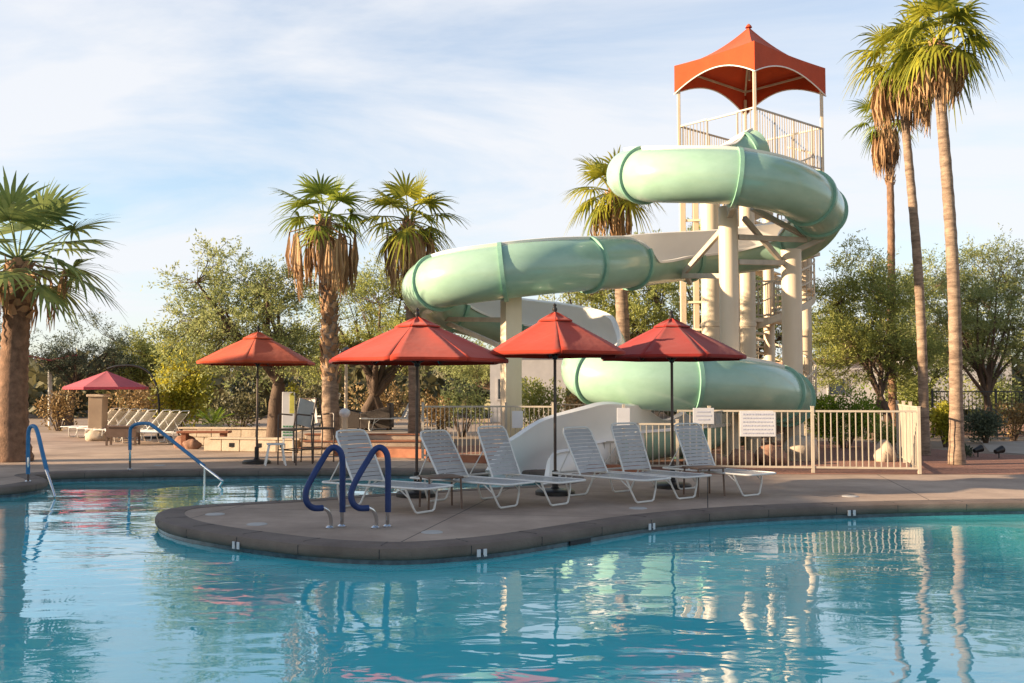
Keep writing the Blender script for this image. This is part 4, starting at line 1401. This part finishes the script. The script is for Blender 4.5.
shrub(890, 25.5, 34, 422, 'sparse pale shrub behind the fence corner', 'leaf_olive', 101, 700, 0.09)

def fan_plant(px, d, label, h, r, seed, leaf='leaf_bright', base_z=0.0):
    rng = random.Random(seed)
    root = thing('cycad_plant', label, 'plant', (gx(px, d), d, base_z), 0)
    MB().lathe([(0.10, 0), (0.13, h * 0.3), (0.10, h * 0.55), (0.04, h * 0.6)], n=12).build('trunk', 'boot', root)
    fo = MB()
    for i in range(30):
        az = i * 2.4
        el = R(75) - (i / 30) * R(95)
        d_ = Vector((math.cos(az) * math.cos(el), math.sin(az) * math.cos(el), math.sin(el)))
        sdv = Vector((-math.sin(az), math.cos(az), 0))
        o_ = Vector((0, 0, h * 0.55))
        for k in range(14):
            t = 0.15 + 0.85 * k / 13
            p = o_ + d_ * r * t + Vector((0, 0, -0.35 * r * t * t))
            for sg in (-1, 1):
                leaf_quad(fo, p, (sdv * sg + d_ * 0.6).normalized(), Vector((0, 0, 1)), r * 0.28 * (1.15 - t * 0.6), 0.018)
    fo.build('crown', leaf, root, smooth=False)
fan_plant(213, 28.5, 'small cycad with arching fronds behind the low stone wall', 0.85, 0.85, 5)

# far scrub that closes the horizon
rng = random.Random(5)
sc = MB()
for i in range(26000):
    d = rng.uniform(54, 100)
    x = rng.uniform(-0.85, 0.85) * d
    hgt = 2.2 + 2.2 * (noise.noise(Vector((x * 0.09, d * 0.07, 0))) + 0.35)
    z = max(0.05, hgt) * rng.random() ** 0.8
    leaf_quad(sc, Vector((x, d, z)), (rnd_dir(rng) + Vector((0, 0, 0.5))).normalized(), rnd_dir(rng), rng.uniform(0.6, 1.3), rng.uniform(0.2, 0.4))
tag(sc.build('desert_scrub', 'scrub', smooth=False), 'far band of olive and tan desert scrub along the horizon', 'scrub', None, 'stuff')

# ------------------------------------------------------------------ terrace, low walls, rocks
st = thing('terrace_steps', 'wide pale stone steps rising to the terrace behind the palms', 'steps', (gx(350, 24.0), 24.0, 0))
L0 = Vector((gx(350, 24.0), 24.0, 0))
x0, x1 = gx(300, 24), gx(420, 24)
for k in range(3):
    y0 = 23.9 + 0.36 * k
    mb = MB().box(((x0 + x1) / 2 + 0.0, (y0 + 24.98) / 2, 0.15 * k + 0.065), (x1 - x0, 24.98 - y0, 0.13))
    mb.build('tread', 'stone', st, smooth=False, bevel=0.012, off=L0)
    MB().box(((x0 + x1) / 2, (y0 + 24.98) / 2 - 0.015, 0.15 * k + 0.14), (x1 - x0 + 0.02, 24.98 - y0 + 0.03, 0.02)).build('nosing', 'terracotta', st, smooth=False, off=L0)
tr_ = MB().box(((gx(290, 25) + gx(424, 25)) / 2, 28.0, 0.22), (gx(424, 25) - gx(290, 25), 6.0, 0.44))
tag(tr_.build('terrace', 'path', smooth=False), kind='structure')
def low_wall(name, label, a, b, h, t=0.3, m='stone', lights=True):
    a, b = Vector(a), Vector(b)
    root = thing(name, label, 'wall', (a.x, a.y, 0))
    mb = MB()
    nb = int((b - a).length / 0.42)
    dv = (b - a) / nb
    rng = random.Random(int(abs(a.x) * 100))
    rows = int(h / 0.16)
    for r_ in range(rows):
        for i in range(nb):
            c = a + dv * (i + 0.5 + (0.25 if r_ % 2 else -0.25)) + Vector((0, 0, (r_ + 0.5) * h / rows))
            mb.box(c + Vector((0, rng.uniform(-.012, .012), 0)), (dv.length - 0.015, t, h / rows - 0.012), math.atan2(dv.y, dv.x))
    mb.build('blocks', m, root, smooth=False, off=(a.x, a.y, 0), bevel=0.012)
    MB().bar(a + Vector((0, 0, h + 0.025)), b + Vector((0, 0, h + 0.025)), t + 0.06, 0.05).build('cap', 'stone', root, smooth=False, off=(a.x, a.y, 0), bevel=0.01)
    if lights:
        for k in (0.25, 0.55, 0.8):
            p = a.lerp(b, k) + Vector((0, -t / 2 - 0.015, h * 0.55))
            MB().box(p, (0.13, 0.03, 0.10)).build('step_light', 'black', root, smooth=False, off=(a.x, a.y, 0))
low_wall('garden_wall', 'low pale block wall with small dark lights behind orange umbrella', (gx(212, 25.2), 25.2, 0), (gx(303, 24.6), 24.6, 0), 0.30)
low_wall('garden_wall', 'long low pale garden wall behind the cycad', (gx(182, 28.0), 28.0, 0), (gx(300, 27.4), 27.4, 0), 0.45, lights=False)
# dark timber bench edge beside the boulders
root = thing('timber_bench', 'low dark red timber bench beside the boulders left of wall', 'bench', (gx(205, 26.5), 26.5, 0), 0.05)
MB().box((0, 0, 0.42), (1.35, 0.42, 0.06)).build('seat', 'terracotta', root, smooth=False, bevel=0.01)
for sx in (-0.5, 0.5):
    MB().box((sx, 0, 0.20), (0.12, 0.34, 0.38)).build('leg', 'terracotta', root, smooth=False)
def rock(px, d, s_, label, m='rock', seed=0, z=0.0, flat=0.7):
    o = MB().blob((0, 0, 0), (s_, s_ * 0.8, s_ * flat), seed, 0.35, 10).build('boulder', m, angle=180)
    o.location = (gx(px, d), d, z + s_ * flat * 0.55)
    tag(o, label, 'rock', 'boulders around the garden beds')
rock(193, 26.0, 0.22, 'brown boulder nearest the right end of the white lounger row', seed=1)
rock(186, 26.6, 0.28, 'larger brown boulder behind the lounger row end', seed=2)
rock(99, 30.2, 0.34, 'sunlit tan boulder at the foot of the stone pillar', 'stone', seed=3)
rock(800, 21.8, 0.40, 'pale boulder behind the fence below the lower right bend', 'stone', seed=4, flat=0.9)
rock(884, 21.5, 0.22, 'pale boulder behind the fence near its corner', 'stone', seed=5, flat=1.2)
rock(740, 20.4, 0.3, 'red brown boulder behind the large rules sign', seed=6)
rock(770, 20.6, 0.35, 'red brown boulder behind the fence right of the rules sign', seed=7)
rock(715, 20.0, 0.24, 'small red brown boulder behind the fence by small sign', seed=8)
# terracotta kerb of the slide bed
kb = MB()
kp = smooth_path([g2(430, 21.3), g2(480, 21.1), g2(530, 20.7), g2(552, 20.2), g2(565, 19.4), g2(590, 18.55), g2(640, 18.35)], 6)
for i in range(len(kp) - 1):
    kb.bar(kp[i] + Vector((0, 0, 0.07)), kp[i + 1] + Vector((0, 0, 0.07)), 0.16, 0.16)
tag(kb.build('planter_kerb', 'terracotta', smooth=False), 'low terracotta kerb between the channel and slide fence', 'kerb')
kb2 = MB()
kp = smooth_path([g2(336, 23.3), g2(370, 23.1), g2(400, 22.9), g2(428, 22.6)], 6)
for i in range(len(kp) - 1):
    kb2.bar(kp[i] + Vector((0, 0, 0.09)), kp[i + 1] + Vector((0, 0, 0.09)), 0.18, 0.20)
tag(kb2.build('planter_kerb', 'terracotta', smooth=False), 'terracotta kerb below the terrace steps', 'kerb')

# ------------------------------------------------------------------ far left: lounger row, pink umbrella, shade post, pillar
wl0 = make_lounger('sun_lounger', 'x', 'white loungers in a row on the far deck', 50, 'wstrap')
row_lb = ['first', 'second', 'third', 'fourth', 'fifth', 'sixth', 'seventh', 'eighth']
for i in range(8):
    o = wl0 if i == 0 else copy_tree(wl0)
    d = 28.2 + i * 0.66
    px = 169 - i * 9.0 - (4 if i > 2 else 0)
    o.location = (gx(px, d), d, 0)
    o.rotation_euler = (0, 0, R(180 - 6 + (i % 3) * 1.2))
    o['label'] = 'white strap lounger, %s from the right in the far row' % row_lb[i]
root = thing('side_table', 'brown wicker table standing in front of the white lounger row', 'side table', (gx(124, 27.8), 27.8, 0), 0.1)
MB().box((0, 0, 0.52), (0.85, 0.5, 0.04)).build('table_top', 'brown', root, smooth=False)
MB().box((0, 0, 0.36), (0.8, 0.46, 0.26)).build('apron', 'brown', root, smooth=False)
for sx in (-1, 1):
    for sy in (-1, 1):
        MB().box((sx * 0.38, sy * 0.2, 0.13), (0.05, 0.05, 0.25)).build('leg', 'brown', root, smooth=False)
# cantilever pink umbrella
D = 32.0
root = thing('cantilever_umbrella', 'pink umbrella hung from a curved black pole behind white loungers', 'umbrella', (gx(158, D), D, 0))
L0 = Vector((gx(158, D), D, 0))
MB().tube(smooth_path([T(158, 440, D), T(159, 405, D), T(156, 385, D), T(148, 372, D), T(135, 366, D), T(118, 366, D), T(107, 369, D)], 6), 0.035, 10).build('pole', 'black', root, off=L0)
MB().lathe([(0.45, 0), (0.45, 0.06), (0.08, 0.08)], n=24).build('base', 'black', root)
ap, zr = Vector(T(107, 371, D)), gz(387, D)
pk = MB()
rr = 1.32
for k in range(8):
    a0, a1 = R(-98) + k * math.pi / 4, R(-98) + (k + 1) * math.pi / 4
    rows = []
    for i in range(7):
        t = i / 6
        rows.append([Vector((ap.x, ap.y, 0)).lerp(Vector((ap.x + rr * (math.cos(a0) * (1 - s_) + math.cos(a1) * s_), ap.y + rr * (math.sin(a0) * (1 - s_) + math.sin(a1) * s_), 0)), 1 - t) +
                     Vector((0, 0, zr + (ap.z - zr) * t - 0.05 * 4 * s_ * (1 - s_) * (1 - t) * t)) for s_ in (0, .25, .5, .75, 1)])
    rows.insert(0, [q - Vector((0, 0, 0.08)) for q in rows[0]])
    pk.add([q for r_ in rows for q in r_], [(v * 5 + u, v * 5 + u + 1, (v + 1) * 5 + u + 1, (v + 1) * 5 + u) for v in range(7) for u in range(4)])
pk.build('canopy', 'pink', root, off=L0, angle=12)
# butterfly shade on a white post
D = 44.0
root = thing('shade_post', 'white post carrying a faded pink butterfly shade near left palm', 'shade', (gx(50, D), D, 0))
L0 = Vector((gx(50, D), D, 0))
MB().tube([T(50, 426, D), T(50, 358, D)], 0.09, 14).build('post', 'white', root, off=L0)
sh = MB()
for sg in (-1, 1):
    a = [Vector(T(50, 359, D - 1.2)), Vector(T(50, 359, D + 1.2)), Vector(T(50 + sg * 27, 354, D + 1.3)), Vector(T(50 + sg * 27, 354, D - 1.3))]
    b = [p - Vector((0, 0, 0.08)) for p in a]
    sh.add(a + b, [(0, 1, 2, 3), (7, 6, 5, 4), (0, 3, 7, 4), (1, 2, 6, 5), (2, 3, 7, 6)])
sh.build('shade_wing', 'pink', root, smooth=False, off=L0)
br = MB()
for sg in (-1, 1):
    br.bar(T(50, 369, D), T(50 + sg * 16, 359, D), 0.08)
br.build('brace', 'white', root, smooth=False, off=L0)
root = thing('stone_pillar', 'square tan stone pillar standing below the pink umbrella', 'pillar', (gx(98.5, 31.2), 31.2, 0))
MB().box((0, 0, 0.66), (0.44, 0.44, 1.32)).build('shaft', 'tan', root, smooth=False, bevel=0.015)
MB().box((0, 0, 1.36), (0.54, 0.54, 0.08)).build('cap', 'stone', root, smooth=False, bevel=0.015)

# ------------------------------------------------------------------ deck furniture by the left umbrella and terrace
D = 21.6
root = thing('notice_board', 'tall white notice board with green and yellow print behind bar chairs', 'board', (gx(291, D), D, 0), 0.05)
MB().box((-0.05, 0, 0.98), (0.27, 0.05, 1.0)).build('panel', 'sign', root, smooth=False, bevel=0.01)
MB().box((0.03, -0.031, 1.22), (0.10, 0.008, 0.40)).build('poster', 'yellowprint', root, smooth=False)
gp = MB()
rng = random.Random(9)
for r_ in range(4):
    x = -0.16
    while x < 0.05:
        l_ = rng.uniform(0.03, 0.07)
        gp.box((x + l_ / 2, -0.029, 0.74 - r_ * 0.062), (l_, 0.006, 0.032))
        x += l_ + 0.02
gp.build('lettering', 'greenprint', root, smooth=False)
for sx in (-0.15, 0.06):
    MB().box((sx, 0.02, 0.24), (0.04, 0.04, 0.48)).build('leg', 'white', root, smooth=False)
fl = MB()
for i in range(60):
    v = rnd_dir(rng)
    leaf_quad(fl, Vector((0.02, 0, 1.55)) + Vector((v.x * 0.10, v.y * 0.08, v.z * 0.09)), rnd_dir(rng), rnd_dir(rng), 0.10, 0.02)
o = fl.build('flower_pot_plant', 'leaf_yellow', None, smooth=False)
o.location = (gx(291, D), D, 0)
tag(o, 'small yellow plant on top of the white notice board', 'plant')
def bar_chair(px, d, rz, label):
    root = thing('bar_chair', label, 'bar chair', (gx(px, d), d, 0), rz, 'dark metal bar chairs')
    fr = MB()
    for sx in (-0.25, 0.25):
        fr.tube([(sx, -0.24, 0), (sx, -0.24, 1.0), (sx, -0.20, 1.03), (sx, 0.16, 1.0)], 0.016, 8)
        fr.tube([(sx, 0.24, 0), (sx, 0.20, 0.72), (sx, 0.34, 1.34)], 0.016, 8)
        fr.tube([(sx, -0.24, 0.30), (sx, 0.225, 0.30)], 0.011, 6)
    for y, z in ((-0.24, 0.30), (0.225, 0.30), (-0.24, 0.70), (0.34, 1.34)):
        fr.tube([(-0.25, y, z), (0.25, y, z)], 0.013, 6)
    fr.build('frame', 'bronze', root)
    MB().box((0, -0.02, 0.72), (0.47, 0.46, 0.03)).build('seat', 'bronze', root, smooth=False, bevel=0.01)
    MB().bar((0, 0.215, 0.78), (0, 0.335, 1.31), 0.46, 0.012, up=(1, 0, 0)).build('backrest', 'cushion', root, smooth=False)
bar_chair(318, 21.3, 0.75, 'dark bar chair with grey sling back beside the palm trunk')
bar_chair(296, 20.6, -0.55, 'dark bar chair in front of the white notice board')
root = thing('step_stool', 'small white step stool at pool edge under orange umbrella', 'stool', (gx(276, 20.3), 20.3, 0), 0.3)
MB().box((0, 0, 0.43), (0.34, 0.3, 0.035)).build('seat', 'white', root, smooth=False, bevel=0.01)
for sx in (-1, 1):
    for sy in (-1, 1):
        MB().tube([(sx * 0.12, sy * 0.11, 0.42), (sx * 0.2, sy * 0.17, 0)], 0.016, 8).build('leg', 'white', root)
def wicker(px, d, rz, label, z=0.44):
    root = thing('wicker_armchair', label, 'armchair', (gx(px, d), d, z), rz, 'dark wicker armchairs on the terrace')
    MB().box((0, 0, 0.20), (0.80, 0.78, 0.30)).build('body', 'wicker', root, smooth=False, bevel=0.03)
    for sy in (-1, 1):
        mb = MB()
        mb.add([(-0.42, sy * 0.38 - 0.05, 0.05), (0.40, sy * 0.38 - 0.05, 0.05), (0.40, sy * 0.38 - 0.05, 0.46), (-0.42, sy * 0.38 - 0.05, 0.66), (-0.42, sy * 0.38 + 0.05, 0.05), (0.40, sy * 0.38 + 0.05, 0.05), (0.40, sy * 0.38 + 0.05, 0.46), (-0.42, sy * 0.38 + 0.05, 0.66)],
               [(0, 1, 2, 3), (7, 6, 5, 4), (0, 4, 5, 1), (1, 5, 6, 2), (2, 6, 7, 3), (3, 7, 4, 0)])
        mb.build('arm', 'wicker', root, smooth=False, bevel=0.02)
    MB().box((-0.37, 0, 0.42), (0.12, 0.72, 0.62)).build('backrest', 'wicker', root, smooth=False, bevel=0.03)
    MB().box((0.03, 0, 0.40), (0.68, 0.64, 0.12)).build('cushion', 'cushion', root, smooth=False, bevel=0.04)
    for sx in (-1, 1):
        for sy in (-1, 1):
            MB().box((sx * 0.34, sy * 0.34, 0.03), (0.06, 0.06, 0.06)).build('foot', 'wicker', root, smooth=False)
wicker(377, 27.4, R(180), 'dark wicker armchair with pale cushion on terrace, in the open')
wicker(348, 27.6, R(0), 'dark wicker armchair half hidden by the skirted palm trunk')
root = thing('bollard_light', 'cream bollard light with round top beside the skirted palm', 'lamp', (gx(345, 23.0), 23.0, 0))
MB().lathe([(0.10, 0), (0.085, 0.03), (0.075, 0.05), (0.07, 0.88), (0.08, 0.90)], n=20).build('post', 'cream', root)
MB().lathe([(0.07, 0.90), (0.12, 0.95), (0.13, 1.0), (0.11, 1.06), (0.05, 1.10), (0.0, 1.11)], n=20).build('globe', 'sign', root)
D = 25.8
root = thing('light_pole', 'slim cream light pole on the terrace behind the bollard', 'pole', (gx(346, D), D, 0.44))
MB().tube([(0, 0, 0), (0, 0, 1.95)], [0.05, 0.04], 12).build('shaft', 'cream', root)
MB().lathe([(0.10, 1.95), (0.14, 1.98), (0.14, 2.12), (0.02, 2.2)], n=16).build('lamp', 'bronze', root)
# grey loungers on the terrace
for px, d, a, lb in ((404, 27.0, 200, 'pale lounger chair on the terrace left of cream palm trunk'), (326, 29.0, 160, 'pale lounger chair on the terrace behind the bar chairs')):
    o = copy_tree(lg0)
    o.location = (gx(px, d), d, 0.44)
    o.rotation_euler = (0, 0, R(a))
    o['label'] = lb
    o['group'] = 'pale loungers on the terrace'

# ------------------------------------------------------------------ far buildings, right side
def building(px0, px1, d, dep, h, label, m, windows, roof=0.0, name='low_building', base=0.0):
    x0, x1 = gx(px0, d), gx(px1, d)
    root = thing(name, label, 'building', ((x0 + x1) / 2, d, base))
    w_ = x1 - x0
    MB().box((0, dep / 2, h / 2), (w_, dep, h)).build('wall', m, root, smooth=False)
    MB().box((0, dep / 2, h + 0.1), (w_ + 0.5, dep + 0.5, 0.2)).build('roof', 'stucco' if roof == 0 else 'roof', root, smooth=False)
    for u, v, ww, hh in windows:
        wn = MB().box((u * w_, -0.03, v), (ww, 0.06, hh)).build('window', 'stucco', root, smooth=False)
        MB().box((u * w_, -0.066, v), (ww - 0.16, 0.02, hh - 0.16)).build('pane', 'glass', wn, smooth=False)
    return root
building(490, 566, 48, 8, 3.3, 'low white building behind the square slide column', 'stucco', [(-0.25, 1.6, 1.2, 1.1)])
building(816, 885, 52, 8, 3.0, 'white building behind the bright green shrub', 'stucco', [(-0.2, 1.7, 1.0, 0.9)], roof=1)
building(905, 1012, 50, 8, 3.0, 'white building above the red bank at right', 'stucco', [(0.28, 1.6, 0.9, 1.5)], base=0.6)
# red bank
eb = MB()
rows = []
for i in range(13):
    t = i / 12
    row = []
    for k in range(31):
        x = 14.5 + 32 * k / 30
        y = 33 + 10 * t
        z = 0.75 * math.sin(math.pi * min(1, t * 1.2)) * min(1, k / 6, 1) * (1 + 0.25 * noise.noise(Vector((x * 0.4, y * 0.4, 0)))) - 0.03
        row.append(Vector((x, y, z)))
    rows.append(row)
eb.add([q for r_ in rows for q in r_], [(v * 31 + u, v * 31 + u + 1, (v + 1) * 31 + u + 1, (v + 1) * 31 + u) for v in range(12) for u in range(30)])
tag(eb.build('earth_bank', 'embank', angle=180), kind='structure')
fence('iron_fence', 'dark iron fence running along the red bank at right', [Vector((13.6, 32.4, 0)), Vector((22.0, 32.8, 0)), Vector((28, 33, 0))], h=1.5, post_step=2.4, step=0.13, m='iron')
# garden spotlights
for px, py, lb in ((999, 458, 'small dark garden spotlight in red gravel at right edge'), (978, 457, 'small dark garden spotlight in gravel right of tallest palm')):
    p = G(px, py)
    root = thing('garden_spotlight', lb, 'lamp', p, 0.3, 'garden spotlights in the gravel')
    MB().tube([(0, 0, 0), (0, 0, 0.12)], 0.015, 8).build('stake', 'black', root)
    MB().tube([(-0.10, 0, 0.14), (0.10, 0, 0.20)], [0.05, 0.085], 14).build('lamp_head', 'black', root)

# unseen building added left of the frame to throw evening shade over the loungers
HX, HT = -31.0, 9.6
root = thing('added_shade_building', 'unseen tan three storey building added left of the pool for shade', 'building', (HX, 3, 0))
MB().box((-5, 0, HT / 2), (10, 21, HT)).build('wall', 'tan', root, smooth=False)
MB().box((-5, 0, HT + 0.06), (10.3, 21.3, 0.12)).build('roof', 'roof', root, smooth=False)
for st_ in range(3):
    for k in range(6):
        y = -8.5 + 3.4 * k
        wn = MB().box((0.03, y, 1.7 + 3.0 * st_), (0.06, 1.7, 1.6)).build('window', 'stucco', root, smooth=False)
        MB().box((0.066, y, 1.7 + 3.0 * st_), (0.02, 1.5, 1.4)).build('pane', 'glass', wn, smooth=False)

scene.cycles.max_bounces = 8
scene.cycles.transparent_max_bounces = 12
scene.cycles.use_denoising = True
scene.cycles.caustics_reflective = False
scene.cycles.caustics_refractive = False
